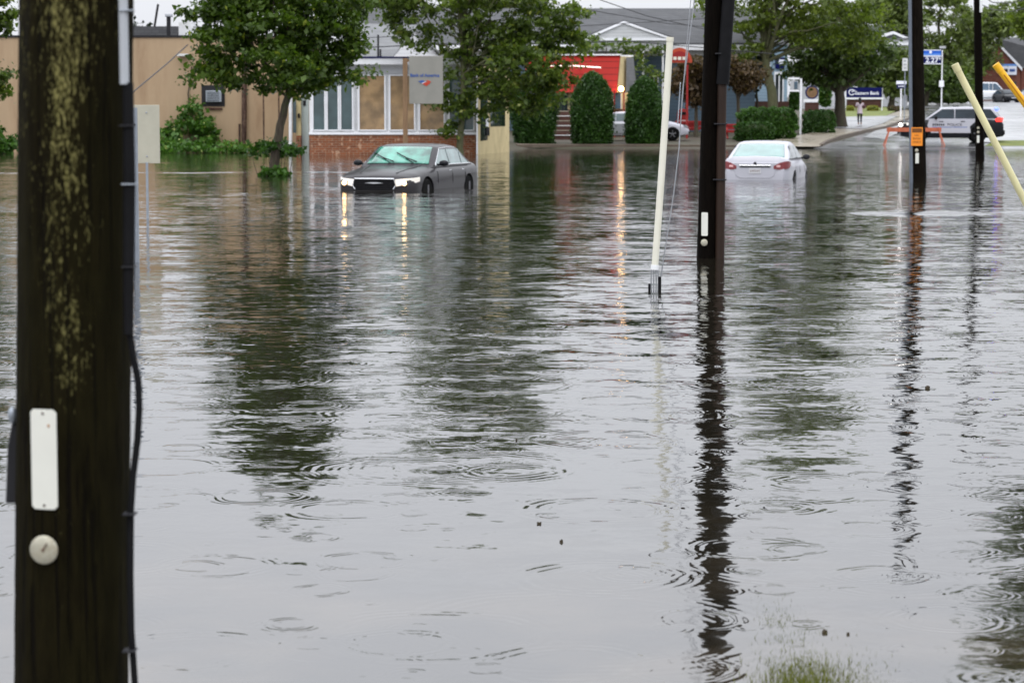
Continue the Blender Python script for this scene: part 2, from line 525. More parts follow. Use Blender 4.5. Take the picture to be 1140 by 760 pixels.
        R = mth(nt, 'MULTIPLY_ADD', cs.outputs[0], rmax - rmin, rmin)
        e = mth(nt, 'DIVIDE', mth(nt, 'SUBTRACT', d, R), wid)
        env = mth(nt, 'EXPONENT', mth(nt, 'MULTIPLY', mth(nt, 'MULTIPLY', e, e), -1.0))
        ph = mth(nt, 'COSINE', mth(nt, 'MULTIPLY', mth(nt, 'SUBTRACT', d, R), 2 * PI / lam))
        g = mth(nt, 'LESS_THAN', cs.outputs[1], gate)
        brk = noise(nt, 2.2 / max(.3, rmax), pv, 2)
        w = mth(nt, 'MULTIPLY', mth(nt, 'MULTIPLY', mth(nt, 'MULTIPLY', env, ph), g), mth(nt, 'MULTIPLY', cs.outputs[2], a))
        w = mth(nt, 'MULTIPLY', w, ramp(nt, brk.outputs[0], [(.40, .1), (.56, 1.0)]))
        sx = mth(nt, 'ADD', sx, mth(nt, 'MULTIPLY', w, mth(nt, 'DIVIDE', dx, d)))
        sy = mth(nt, 'ADD', sy, mth(nt, 'MULTIPLY', w, mth(nt, 'DIVIDE', dy, d)))

    rings(.9, 3.1, .045, .10, .65, .06, .30, .05)
    rings(.75, 17.7, .055, .10, .70, .12, .42, .08)
    rings(3.0, 31.3, .022, .12, .50, .02, .09, .022)
    rings(1.5, 47.0, .032, .095, .70, .05, .22, .042)
    rings(1.1, 82.5, .038, .095, .80, .08, .34, .05)
    rings(.8, 131.0, .050, .085, .85, .15, .5, .07)
    rings(2.1, 151.0, .026, .10, .75, .03, .15, .03)
    rings(.5, 63.0, .060, .085, .70, .3, .75, .12)

    nrm = N(nt, 'ShaderNodeCombineXYZ')
    L.new(mth(nt, 'MULTIPLY', sx, -1.0), nrm.inputs[0])
    L.new(mth(nt, 'MULTIPLY', sy, -1.0), nrm.inputs[1])
    nrm.inputs[2].default_value = 1
    vn = N(nt, 'ShaderNodeVectorMath')
    vn.operation = 'NORMALIZE'
    L.new(nrm.outputs[0], vn.inputs[0])
    L.new(vn.outputs[0], b.inputs['Normal'])
    return m


M['water'] = water_mat()

# ------------------------------------------------------------------ object helpers


def link(o, parent=None):
    C.objects.link(o)
    if parent is not None:
        o.parent = parent
    return o


def thing(name, label, cat, loc=(0, 0, 0), rz=0, group=None):
    o = bpy.data.objects.new(name, None)
    C.objects.link(o)
    o.location = loc
    o.rotation_euler = (0, 0, rz)
    o['label'] = label
    o['category'] = cat
    if group:
        o['group'] = group
    return o


def tag(o, label, cat, group=None):
    o['label'] = label
    o['category'] = cat
    if group:
        o['group'] = group
    return o


class MB:
    """collects shapes and links them as one mesh object"""

    def __init__(s):
        s.v, s.f = [], []

    def add(s, vs, fs):
        k = len(s.v)
        s.v += [tuple(v) for v in vs]
        s.f += [tuple(i + k for i in f) for f in fs]
        return s

    def box(s, x0, x1, y0, y1, z0, z1):
        return s.add([(x0, y0, z0), (x1, y0, z0), (x1, y1, z0), (x0, y1, z0), (x0, y0, z1), (x1, y0, z1), (x1, y1, z1), (x0, y1, z1)],
                     [(0, 3, 2, 1), (4, 5, 6, 7), (0, 1, 5, 4), (1, 2, 6, 5), (2, 3, 7, 6), (3, 0, 4, 7)])

    def pbox(s, px0, px1, py0, py1, Y, d):
        a, b = W(px0, py1, Y), W(px1, py0, Y)
        return s.box(a.x, b.x, Y, Y + d, a.z, b.z)

    def prism(s, pts, ext):
        """polygon of 3-D points pushed along ext"""
        n = len(pts)
        e = Vector(ext)
        vs = [Vector(p) for p in pts] + [Vector(p) + e for p in pts]
        fs = [tuple(range(n)), tuple(range(2 * n - 1, n - 1, -1))]
        fs += [(i, i + n, (i + 1) % n + n, (i + 1) % n) for i in range(n)]
        return s.add(vs, fs)

    def tube(s, pts, r, n=10, cap=True):
        pts = [Vector(p) for p in pts]
        rs = r if isinstance(r, (list, tuple)) else [r] * len(pts)
        vs, fs = [], []
        ref = None
        for i, p in enumerate(pts):
            t = (pts[min(i + 1, len(pts) - 1)] - pts[max(i - 1, 0)])
            t.normalize()
            if ref is None:
                ref = t.orthogonal().normalized()
            a = (ref - t * ref.dot(t))
            if a.length < 1e-5:
                a = t.orthogonal()
            a.normalize()
            ref = a
            b = t.cross(a)
            for k in range(n):
                q = 2 * PI * k / n
                vs.append(p + (a * math.cos(q) + b * math.sin(q)) * rs[i])
        for i in range(len(pts) - 1):
            for k in range(n):
                k2 = (k + 1) % n
                fs.append((i * n + k, i * n + k2, (i + 1) * n + k2, (i + 1) * n + k))
        if cap:
            fs.append(tuple(range(n - 1, -1, -1)))
            m = (len(pts) - 1) * n
            fs.append(tuple(range(m, m + n)))
        return s.add(vs, fs)

    def lathe(s, prof, origin=(0, 0, 0), axis='Z', n=20):
        """prof: list of (r, h)"""
        vs, fs = [], []
        o = Vector(origin)
        for r, h in prof:
            for k in range(n):
                q = 2 * PI * k / n
                c, d = r * math.cos(q), r * math.sin(q)
                v = {'Z': (c, d, h), 'Y': (c, h, d), 'X': (h, c, d)}[axis]
                vs.append(o + Vector(v))
        for i in range(len(prof) - 1):
            for k in range(n):
                k2 = (k + 1) % n
                fs.append((i * n + k, i * n + k2, (i + 1) * n + k2, (i + 1) * n + k))
        fs.append(tuple(range(n - 1, -1, -1)))
        m = (len(prof) - 1) * n
        fs.append(tuple(range(m, m + n)))
        return s.add(vs, fs)

    def ball(s, c, rx, ry, rz, n=12):
        prof = [(math.sin(PI * i / n), -math.cos(PI * i / n)) for i in range(n + 1)]
        k = len(s.v)
        s.lathe([(max(r, .001), h) for r, h in prof], (0, 0, 0), 'Z', n * 2)
        for i in range(k, len(s.v)):
            v = s.v[i]
            s.v[i] = (c[0] + v[0] * rx, c[1] + v[1] * ry, c[2] + v[2] * rz)
        return s

    def build(s, name, m, parent=None, smooth_=False, bevel=0, angle=35, origin=None):
        me = bpy.data.meshes.new(name)
        vs = s.v
        if origin is not None:
            o = Vector(origin)
            vs = [tuple(Vector(v) - o) for v in vs]
        me.from_pydata(vs, [], s.f)
        me.validate()
        bm = bmesh.new()
        bm.from_mesh(me)
        bmesh.ops.recalc_face_normals(bm, faces=bm.faces)
        bm.to_mesh(me)
        bm.free()
        me.materials.append(M[m] if isinstance(m, str) else m)
        if smooth_:
            me.polygons.foreach_set('use_smooth', [True] * len(me.polygons))
            me.set_sharp_from_angle(angle=math.radians(angle))
        ob = bpy.data.objects.new(name, me)
        if origin is not None:
            ob.location = origin
        link(ob, parent)
        if bevel:
            b = ob.modifiers.new('bevel', 'BEVEL')
            b.width = bevel
            b.segments = 2
            b.limit_method = 'ANGLE'
        return ob


def text(body, width, m, parent, loc, rot=(PI / 2, 0, 0), name='lettering', bold=.0, depth=.01, squeeze=None):
    cu = bpy.data.curves.new(name, 'FONT')
    cu.body = body
    cu.align_x = 'CENTER'
    cu.align_y = 'CENTER'
    cu.extrude = .02
    cu.offset = bold
    tmp = bpy.data.objects.new('tmp_text', cu)
    C.objects.link(tmp)
    dg = bpy.context.evaluated_depsgraph_get()
    me = bpy.data.meshes.new_from_object(tmp.evaluated_get(dg))
    bpy.data.objects.remove(tmp)
    co = np.empty(len(me.vertices) * 3)
    me.vertices.foreach_get('co', co)
    co = co.reshape(-1, 3)
    w = co[:, 0].max() - co[:, 0].min()
    k = width / w
    co[:, 0] -= (co[:, 0].max() + co[:, 0].min()) / 2
    co[:, 1] -= (co[:, 1].max() + co[:, 1].min()) / 2
    co[:, 0] *= k
    co[:, 1] *= (k if squeeze is None else squeeze / (co[:, 1].max() - co[:, 1].min()))
    co[:, 2] *= depth / .02
    me.vertices.foreach_set('co', co.ravel())
    me.materials.clear()
    me.materials.append(M[m])
    me.name = name
    o = bpy.data.objects.new(name, me)
    link(o, parent)
    o.location = loc
    o.rotation_euler = rot
    return o


def leaves_mesh(name, cen, size, m, parent=None, up=.35, aspect=.62, down=None):
    """many small folded leaf faces around the given centres"""
    n = len(cen)
    cen = np.asarray(cen, dtype=np.float64)
    a = RNG.normal(size=(n, 3))
    a /= np.linalg.norm(a, axis=1)[:, None]
    nrm = RNG.normal(size=(n, 3))
    nrm[:, 2] += up * 2
    nrm /= np.linalg.norm(nrm, axis=1)[:, None]
    a -= nrm * (a * nrm).sum(1)[:, None]
    a /= np.linalg.norm(a, axis=1)[:, None] + 1e-9
    b = np.cross(nrm, a)
    s = size * np.clip(RNG.lognormal(-.12, .42, n), .35, 2.2)[:, None]
    bend = nrm * s * RNG.uniform(-.15, .25, n)[:, None]
    v = np.empty((n, 4, 3))
    v[:, 0] = cen - a * s * .5
    v[:, 1] = cen + b * s * aspect * .5 + bend
    v[:, 2] = cen + a * s * .5
    v[:, 3] = cen - b * s * aspect * .5 + bend
    me = bpy.data.meshes.new(name)
    me.vertices.add(n * 4)
    me.vertices.foreach_set('co', v.ravel())
    me.loops.add(n * 4)
    me.loops.foreach_set('vertex_index', np.arange(n * 4, dtype=np.int32))
    me.polygons.add(n)
    me.polygons.foreach_set('loop_start', np.arange(0, n * 4, 4, dtype=np.int32))
    me.update(calc_edges=True)
    me.materials.append(M[m])
    o = bpy.data.objects.new(name, me)
    return link(o, parent)


def clumps(blobs, n):
    """clump centres in ellipsoids (cx,cy,cz,rx,ry,rz), more of them near the outside"""
    w = np.array([b[3] * b[4] * b[5] for b in blobs]) ** .8
    w /= w.sum()
    idx = RNG.choice(len(blobs), n, p=w)
    B = np.array(blobs)[idx]
    d = RNG.normal(size=(n, 3))
    d /= np.linalg.norm(d, axis=1)[:, None]
    r = RNG.uniform(.12, 1, n) ** .45
    return B[:, :3] + d * r[:, None] * B[:, 3:6]


def leafcloud(cl, per, rad, flat=.55):
    n = len(cl)
    k = np.repeat(np.arange(n), per)
    rr = rad * RNG.uniform(.55, 1.3, n)[k]
    p = RNG.normal(size=(len(k), 3)) * .48
    p[:, 2] *= flat
    return cl[k] + p * rr[:, None]


def make_tree(name, label, base, path, r0, blobs, ncl, per, rad, lsize, leaf, bark='bark', group=None, nbr=26, flat=.55, up=.35, cat='tree', extra=None, br0=.34):
    t = thing(name, label, cat, base, 0, group)
    base = Vector(base)
    loc = [(b[0] - base.x, b[1] - base.y, b[2] - base.z, b[3], b[4], b[5]) for b in blobs]
    cl = clumps(loc, ncl)
    pts = [Vector(p) - base for p in path]
    # trunk with limbs as one mesh
    mb = MB()
    P = []
    for i in range(len(pts) - 1):
        for k in range(4):
            q = pts[i].lerp(pts[i + 1], k / 4)
            P.append(q + Vector((random.uniform(-1, 1), random.uniform(-1, 1), 0)) * r0 * .12 * (i + k > 0))
    P.append(pts[-1])
    nP = len(P)
    rs = [r0 * (1.25 if i == 0 else 1.0) * (1 - .8 * i / (nP - 1)) for i in range(nP)]
    mb.tube(P, rs, 10)
    pick = RNG.choice(len(cl), min(nbr, len(cl)), replace=False)
    for j in pick:
        c = Vector(cl[j])
        i0_ = int(nP * br0)
        cand = [i for i in range(i0_, nP) if P[i].z < c.z - .05 * abs(c.z)] or [nP // 2]
        i = max(cand) if random.random() < .3 else random.choice(cand)
        a = P[i]
        mid = a.lerp(c, .5) + Vector((random.uniform(-.3, .3), random.uniform(-.3, .3), random.uniform(0, .25))) * (c - a).length * .35
        q1 = a.lerp(mid, .55) + Vector((random.uniform(-1, 1), random.uniform(-1, 1), random.uniform(-1, 1))) * .06 * (c - a).length
        rb = rs[i] * .5
        mb.tube([a, q1, mid, mid.lerp(c, .55) + Vector((0, 0, .05)), c], [rb, rb * .75, rb * .5, rb * .3, rb * .12], 5)
    mb.build('trunk', bark, t, True, angle=60)
    lc = leafcloud(cl, per, rad, flat)
    if extra is not None:
        lc = np.vstack([lc, extra - np.array(base)])
    leaves_mesh('crown', lc, lsize, leaf, t, up)
    return t


# ------------------------------------------------------------------ terrain, water
def make_grid(xs, ys, fz, name, m):
    nx, ny = len(xs), len(ys)
    v = [(x, y, fz(x, y)) for y in ys for x in xs]
    f = [(j * nx + i, j * nx + i + 1, (j + 1) * nx + i + 1, (j + 1) * nx + i) for j in range(ny - 1) for i in range(nx - 1)]
    me = bpy.data.meshes.new(name)
    me.from_pydata(v, [], f)
    me.polygons.foreach_set('use_smooth', [True] * len(f))
    me.materials.append(M[m])
    o = link(bpy.data.objects.new(name, me))
    o['kind'] = 'structure'
    return o


xs = [-1500, -800, -400, -200, -120, -80, -60] + list(np.arange(-50, 70, 1.0)) + [80, 100, 140, 200, 400, 800, 1500]
ys = [-60, -20, -8] + list(np.arange(-2, 30, 1.0)) + list(np.arange(30, 100, 3.0)) + list(np.arange(100, 200, .75)) + list(np.arange(200, 320, 6.0)) + [350, 400, 500, 700, 1000, 1500, 2600]
make_grid([float(x) for x in xs], [float(y) for y in ys], terr, 'ground', 'earth')
make_grid([-1500., -300, -60, 0, 60, 300, 1500], [4.2, 20., 60., 100, 128, 128.5], lambda x, y: 0.0, 'flood_water', 'water')


def sheet(name, left, right, m, off=.03, rows=24, cols=10):
    """a surface that follows the ground between two edges given by what they border in view"""
    def res(pts, n):
        P = [G(*p) for p in pts]
        d = [0]
        for a, b in zip(P, P[1:]):
            d.append(d[-1] + (b - a).length)
        out = []
        for i in range(n + 1):
            t = d[-1] * i / n
            k = max(j for j in range(len(d)) if d[j] <= t + 1e-6)
            k = min(k, len(P) - 2)
            out.append(P[k].lerp(P[k + 1], (t - d[k]) / max(1e-6, d[k + 1] - d[k])))
        return out
    A, B = res(left, rows), res(right, rows)
    v = []
    for a, b in zip(A, B):
        for i in range(cols + 1):
            p = a.lerp(b, i / cols)
            v.append((p.x, p.y, terr(p.x, p.y) + off))
    n = cols + 1
    f = [(j * n + i, j * n + i + 1, (j + 1) * n + i + 1, (j + 1) * n + i) for j in range(rows) for i in range(cols)]
    me = bpy.data.meshes.new(name)
    me.from_pydata(v, [], f)
    me.polygons.foreach_set('use_smooth', [True] * len(f))
    me.materials.append(M[m])
    o = link(bpy.data.objects.new(name, me))
    o['kind'] = 'structure'
    return o


sheet('road', [(905, 166.5), (935, 158), (1000, 138), (1035, 122), (1050, 113)], [(1215, 166.5), (1215, 158), (1215, 138), (1215, 122), (1215, 112)], 'asphalt', .03, 40, 24)
sheet('sidewalk', [(850, 165.5), (893, 152.5), (925, 146), (955, 140), (985, 131), (1005, 124)], [(912, 166), (935, 155), (962, 148.5), (985, 144), (1008, 135), (1020, 126)], 'concrete', .12, 30, 6)
sheet('road_sky_sheen', [(1092, 160), (1062, 150), (1045, 128), (1048, 118), (1056, 113)], [(1215, 160), (1215, 150), (1215, 128), (1215, 118), (1215, 112.5)], 'palewalk_roadsheen', .045, 24, 14)  # grazing sky sheen of the wet road, put in as a paler base colour
sheet('pale_apron', [(962, 154), (975, 146), (1000, 139), (1012, 131)], [(985, 156), (1000, 149), (1025, 142), (1030, 130)], 'palewalk_roadsheen', .05, 12, 8)
sheet('car_park', [(872, 122), (872, 118)], [(1140, 121), (1140, 112)], 'asphalt', .04, 10, 20)
sheet('front_walk', [(925, 145), (930, 132.6)], [(962, 146), (1000, 131)], 'palewalk_roadsheen', .15, 8, 6)
sheet('lawn', [(934, 132.2), (938, 119.5)], [(985, 132), (1006, 121.5)], 'lawn', .14, 14, 12)
sheet('grass_verge', [(1096, 164.8), (1112, 158.5)], [(1152, 164.8), (1152, 158.5)], 'lawn', .10, 8, 8)
sheet('planting_bed', [(870, 151), (890, 137)], [(905, 149), (945, 139)], 'earth', .05, 8, 8)


def kerb(name, pix, w=.15, h=.13, off=0):
    P = [G(*p) for p in pix]
    mb = MB()
    L_, R_ = [], []
    for i, p in enumerate(P):
        t = P[min(i + 1, len(P) - 1)] - P[max(0, i - 1)]
        t.z = 0
        t.normalize()
        nn = Vector((-t.y, t.x, 0)) * w / 2
        L_.append(p + nn)
        R_.append(p - nn)
    n = len(P)
    vs = []
    for p in L_ + R_:
        vs.append((p.x, p.y, terr(p.x, p.y) - .05 + off))
    for p in L_ + R_:
        vs.append((p.x, p.y, terr(p.x, p.y) + h + off))
    fs = []
    for i in range(n - 1):
        fs += [(2 * n + i, 2 * n + i + 1, 3 * n + i + 1, 3 * n + i), (i, 2 * n + i, 2 * n + i + 1, i + 1), (n + i, n + i + 1, 3 * n + i + 1, 3 * n + i)]
    fs += [(0, n, 3 * n, 2 * n), (n - 1, 2 * n - 1, 4 * n - 1, 3 * n - 1)]
    o = mb.add(vs, fs).build(name, 'kerb')
    o['kind'] = 'structure'
    return o


kerb('kerb', [(914, 165.5), (920, 161), (937, 154.6), (964, 148.2), (987, 143.6), (1010, 134.6), (1022, 125.6)], .16, .2)
kerb('shore_kerb', [(575, 163.2), (650, 163.2), (740, 163.4), (850, 163.6)], .2, .10)
kerb('island_kerb', [(905, 165.2), (980, 164.4), (1060, 164.4)], .25, .04)

# ------------------------------------------------------------------ water edge weeds, grass in the shallows
def weed_patch(name, label, boxes, n, size, m='weed', cat='plant', per=26, rad=.3):
    """boxes: (px0,px1,py_top,py_bottom,Y) – foliage heaps"""
    cl = []
    for (a, b, t, bo, Y, w) in boxes:
        k = max(3, int(n * w))
        for _ in range(k):
            u = random.random()
            px = a + (b - a) * u
            top = t + (bo - t) * (abs(2 * u - 1) ** 2.2) * .8
            py = top + (bo - top) * random.random() ** .8
            p = W(px, py, Y + random.uniform(-.6, .6))
            cl.append(p)
    cl = np.array([tuple(c) for c in cl])
    c0 = cl.mean(0)
    c0[2] = 0
    t = thing(name, label, cat, tuple(c0))
    lc = leafcloud(cl - c0, per, rad, .7)
    leaves_mesh('foliage', lc, size, m, t, .3, .75)
    for c in cl[:: max(1, len(cl) // 10)]:
        q = Vector(c - c0)
        MB().tube([(q.x * .7, q.y, -.15), (q.x * .9, q.y, q.z * .5), q], [.014, .010, .005], 5).build('stem', 'bark', t)
    return t


weed_patch('climbing_shrub', 'tall leafy climber heaped against the beige wall left of the dark window', [(186, 238, 112, 166, 111.2, .75), (205, 226, 108, 150, 111.4, .35), (176, 205, 138, 166, 110.8, .4), (232, 240, 124, 160, 111.5, .15)], 85, .16)
weed_patch('waterside_weeds', 'low green weeds growing along the foot of the beige wall at the water', [(176, 240, 158, 169, 109.5, .6), (238, 272, 158, 168, 110, .4), (250, 330, 160, 168, 110.6, .4)], 60, .14)
weed_patch('left_bank_shrub', 'bushy green shrub at the water behind the left edge of the big mossy pole', [(-50, 19, 138, 168, 108, 1)], 90, .17, 'hedge')

# tussock of drowned grass poking through the shallows (uncountable blades)
gv, gf = [], []


def blade(x, y, h, w, lean):
    k = len(gv)
    a = random.uniform(0, 6.28)
    dx, dy = math.cos(a) * w, math.sin(a) * w
    b_ = random.uniform(0, 6.28)
    lx, ly = math.cos(b_) * lean, math.sin(b_) * lean
    z0 = -.03
    gv.extend([(x - dx, y - dy, z0), (x + dx, y + dy, z0), (x + dx * .7 + lx * .4, y + dy * .7 + ly * .4, z0 + (h + .03) * .6), (x - dx * .7 + lx * .4, y - dy * .7 + ly * .4, z0 + (h + .03) * .6), (x + lx, y + ly, h)])
    gf.extend([(k, k + 1, k + 2, k + 3), (k + 3, k + 2, k + 4)])


def on_water(px, py):
    r = ray(px, py)
    t = HC / -r.z
    return r.x * t, t


for (a, b, t, bo, n, hh) in ((848, 945, 746, 800, 5200, .024), (850, 950, 735, 760, 900, .012), (856, 925, 722, 748, 420, .014), (846, 962, 716, 760, 420, .013), (850, 895, 700, 716, 160, .010), (848, 890, 668, 698, 220, .010), (880, 925, 696, 706, 80, .008), (930, 990, 735, 765, 200, .010), (835, 870, 655, 690, 90, .007)):
    for _ in range(n):
        px, py = random.gauss((a + b) / 2, (b - a) / 3.4), bo - (bo - t) * abs(random.gauss(0, .45))
        x, y = on_water(px, py)
        blade(x, y, hh * random.uniform(.15, 1.15), random.uniform(.0010, .0026), random.uniform(.004, .026))
me = bpy.data.meshes.new('drowned_grass')
me.from_pydata(gv, [], gf)
me.materials.append(M['reed'])
o = link(bpy.data.objects.new('drowned_grass', me))
o['kind'] = 'stuff'
o['label'] = 'yellow green grass tips poking through the shallow water'
o['category'] = 'grass'

# floating debris
M['debris'] = mat('wet_dead_leaf', (.045, .034, .018), .6, .4, 30)
DEB = [(600, 583, 'curled brown leaf floating left of centre in open water', .030), (625, 603, 'upright dark twig scrap afloat just past the curled leaf', .022),
       (575, 490, 'tiny dark scrap floating on the wide ring ripples', .018), (1032, 432, 'cross-shaped dark twig afloat right of the second pole reflection', .05),
       (918, 704, 'small brown leaf afloat just above the drowned grass', .028),
       (944, 706, 'small dark leaf afloat right of the drowned grass', .02)]
for px, py, lab, sz in DEB:
    sz *= .34
    x, y = on_water(px, py)
    mb = MB()
    n = 9
    rim = []
    for k in range(n):
        q = 2 * PI * k / n
        r = sz * random.uniform(.6, 1.15)
        rim.append((r * math.cos(q), r * .6 * math.sin(q), .003 + .010 * random.random() + (.25 * sz if k in (1, 2) else 0)))
    vs = rim + [(0, 0, .004)] + [(p[0] * .9, p[1] * .9, -.004) for p in rim]
    fs = [(k, (k + 1) % n, n) for k in range(n)] + [(k, k + n + 1, (k + 1) % n + n + 1, (k + 1) % n) for k in range(n)]
    o = mb.add(vs, fs).tube([(0, 0, 0), (sz * .5, sz * .2, sz * .25)], [.0012, .0008], 4).build('floating_leaf', 'debris')
    o.location = (x, y, 0)
    tag(o, lab, 'leaf')

# ------------------------------------------------------------------ utility poles
def curved_plate(mb, R, a0, a1, z0, z1, th, n=8, cz=0):
    """a thin plate wrapped on a pole of radius R (angles measured from -Y, towards +X)"""
    vs, fs = [], []
    for r in (R, R + th):
        for i in range(n + 1):
            a = a0 + (a1 - a0) * i / n
            edge = .004 if i in (0, n) else 0
            for z in (z0 + edge * 2, z1 - edge * 2):
                vs.append((r * math.sin(a), -r * math.cos(a), z))
    m = 2 * (n + 1)
    for i in range(n):
        a, b, c, d = 2 * i, 2 * i + 2, 2 * i + 3, 2 * i + 1
        fs += [(a, b, c, d), (a + m, d + m, c + m, b + m), (a, a + m, b + m, b), (d, c, c + m, d + m)]
    fs += [(0, 1, 1 + m, m), (2 * n, 2 * n + m, 2 * n + 1 + m, 2 * n + 1)]
    mb.add(vs, fs)


def pole_shaft(r0, r1, h, lean=(0, 0), n=40, rows=60, rough=.004, z0=-.6):
    mb = MB()
    vs, fs = [], []
    for j in range(rows + 1):
        t = j / rows
        z = z0 + (h - z0) * t
        r = r0 + (r1 - r0) * t
        for k in range(n):
            a = 2 * PI * k / n
            rr = r * (1 + rough / r * (.5 * math.sin(a * 3 + 1.3) + .35 * math.sin(a * 11 + z * .6) + random.uniform(-.35, .35)))
            vs.append((lean[0] * z + rr * math.cos(a), lean[1] * z + rr * math.sin(a), z))
    for j in range(rows):
        for k in range(n):
            k2 = (k + 1) % n
            fs.append((j * n + k, j * n + k2, (j + 1) * n + k2, (j + 1) * n + k))
    fs.append(tuple(range(rows * n, rows * n + n)))
    return mb.add(vs, fs)


# near pole
p0 = W(80, 600, 6.0)
LX = (W(84.5, 0, 6).x - W(79, 760, 6).x) / (W(84, 0, 6).z - W(80, 760, 6).z)
p0.x -= LX * p0.z
near = thing('utility_pole', 'thick mossy wooden utility pole filling the left foreground with a white tag', 'utility pole', (p0.x, 6.0, 0))
LX = (W(84.5, 0, 6).x - W(79, 760, 6).x) / (W(84, 0, 6).z - W(80, 760, 6).z)
RN = .1435
pole_shaft(RN, .12, 10.5, (LX, 0), 56, 260, .0028, -.5).build('shaft', 'polenear', near, True, angle=70)


def nl(px, py, Y=6.0):
    p = W(px, py, Y)
    return Vector((p.x - p0.x, Y - 6.0, p.z))


z_tag = nl(49, 510).z
mbp = MB()
cxo = LX * z_tag
def ang(px, z):
    x = nl(px, 500, 5.872).x - LX * z
    return math.asin(max(-1, min(1, x / (RN + .004))))
curved_plate(mbp, RN + .002, ang(34.5, z_tag), ang(65, z_tag), nl(49, 566, 5.87).z, nl(49, 455, 5.87).z, .003)
pl = mbp.build('tag', 'tag', near, True, bevel=.001)
pl.location = (cxo, 0, 0)
for py in (459.5, 561.5):
    a = ang(49.5, z_tag)
    MB().ball(((RN + .005) * math.sin(a), -(RN + .005) * math.cos(a), nl(49, py, 5.87).z), .0035, .003, .0035, 6).build('nail', 'rust', pl)
MB().ball(((RN + .005) * math.sin(ang(56, z_tag)), -(RN + .0055) * math.cos(ang(56, z_tag)), nl(56, 473, 5.87).z), .003, .0015, .004, 6).build('rust_spot', 'rustorange', pl)
zd = nl(48, 611, 5.86).z
ad = ang(48, zd)
dm = MB().lathe([(.034, 0), (.0355, -.003), (.030, -.007), (.012, -.009), (.003, -.0095)], (0, 0, 0), 'Y', 28)
dsc = dm.build('disc', 'disc', near, True)
dsc.location = (LX * zd + (RN - .001) * math.sin(ad), -(RN - .001) * math.cos(ad), zd)
dsc.rotation_euler = (0, 0, ad * .45)
dsc.location.y -= .008
nd = MB().tube([(-.002, -.009, -.001), (.011, -.013, .018)], .0017, 6).ball((0, -.010, 0), .004, .003, .004, 6).build('nail', 'rust', dsc)
# pale conduit at the top, black guard below it
mb = MB().tube([nl(136.5, -330, 5.885), nl(137, 0, 5.885), nl(138.5, 94, 5.885)], .0115, 14)
mb.build('conduit', 'greypaint', near, True)
mb = MB().tube([nl(142.5, 92, 5.89), nl(144, 200, 5.89), nl(143.5, 300, 5.89), nl(143.5, 372, 5.89)], [.0135, .015, .014, .012], 14)
mb.build('cable_guard', 'black', near, True)
mb = MB().tube([nl(144, 365, 5.9), nl(148, 395, 5.9), nl(154, 425, 5.9), nl(155, 455, 5.9), nl(153, 490, 5.9), nl(148, 530, 5.9), nl(145.5, 570, 5.9), nl(145, 640, 5.9), nl(146, 700, 5.9), nl(150, 760, 5.9), nl(152, 900, 5.9)], .0085, 12)
mb.build('cable', 'black', near, True)
for py, w in ((12, 1), (140, 0), (205, 1), (297, 0), (572, 0), (724, 0)):
    c = nl(141 if py < 200 else 143.5 if py < 400 else 144.5, py, 5.885)
    mb = MB().box(c.x - .017, c.x + .0155, c.y - .0155, c.y + .03, c.z - .0018, c.z + .0018)
    mb.build('clip', 'greymetal' if w else 'darkmetal', near, bevel=.001)
# dark bracket at the left edge
a, b = nl(6, 560, 6.02), nl(22, 470, 6.02)
mb = MB().prism([(a.x, .02, a.z), (b.x, .02, a.z), (b.x, .02, b.z + .03), (a.x + .02, .02, b.z), (a.x + .008, .02, b.z - .06)], (0, .03, 0))
mb.build('bracket', 'darkmetal', near, bevel=.003)
c = nl(14, 462, 6.01)
MB().ball((c.x, c.y, c.z), .012, .012, .022, 8).build('bracket_bolt', 'greymetal', near, True)


def utility_pole(label, pxb, pyb, pxt, r, h, m, pipe=None):
    Y = HC / -ray(pxb, pyb).z
    a, b = W(pxb, pyb, Y), W(pxt, 0, Y)
    lean = (b.x - a.x) / (b.z - a.z)
    t = thing('utility_pole', label, 'utility pole', (a.x, Y, 0))
    pole_shaft(r, r * .72, h, (lean, 0), 24, 80, .006, -.8).build('shaft', m, t, True, angle=70)
    return t, a, Y, lean


# middle pole
mid, a, Y, ln = utility_pole('dark wooden utility pole at centre right with a brown conduit on its side', 787.5, 287, 796, .137, 8.2, 'pole')
def ml(px, py, dy=0):
    p = W(px, py, Y + dy)
    return Vector((p.x - a.x, dy, p.z))
MB().tube([ml(811, -300, -.12), ml(811, 0, -.12), ml(804.5, 94, -.12)], .078, 14).build('cable_guard', 'black', mid, True)
MB().tube([ml(804, 92, -.11), ml(802.5, 180, -.11), ml(801, 320, -.11)], .056, 14).build('conduit', 'brownpipe', mid, True)
for py in (60, 138, 200):
    c = ml(805 - py * .015, py, -.12)
    MB().box(c.x - .09, c.x + .07, c.y - .062, c.y + .05, c.z - .008, c.z + .008).build('strap', 'darkmetal', mid, bevel=.003)
z0, z1 = ml(784, 262).z, ml(784, 236).z
mb = MB()
def am(px, z):
    return math.asin(max(-1, min(1, (ml(px, 250).x - ln * z) / .139)))
curved_plate(mb, .139, am(780.3, z0), am(787, z0), z0, z1, .004)
pl = mb.build('tag', 'tag', mid, True)
pl.location = (ln * z0, 0, 0)
c = ml(784, 270, -.14)
MB().lathe([(.042, 0), (.042, -.006), (.03, -.012)], (c.x, c.y, c.z), 'Y', 18).build('disc', 'disc', mid, True)

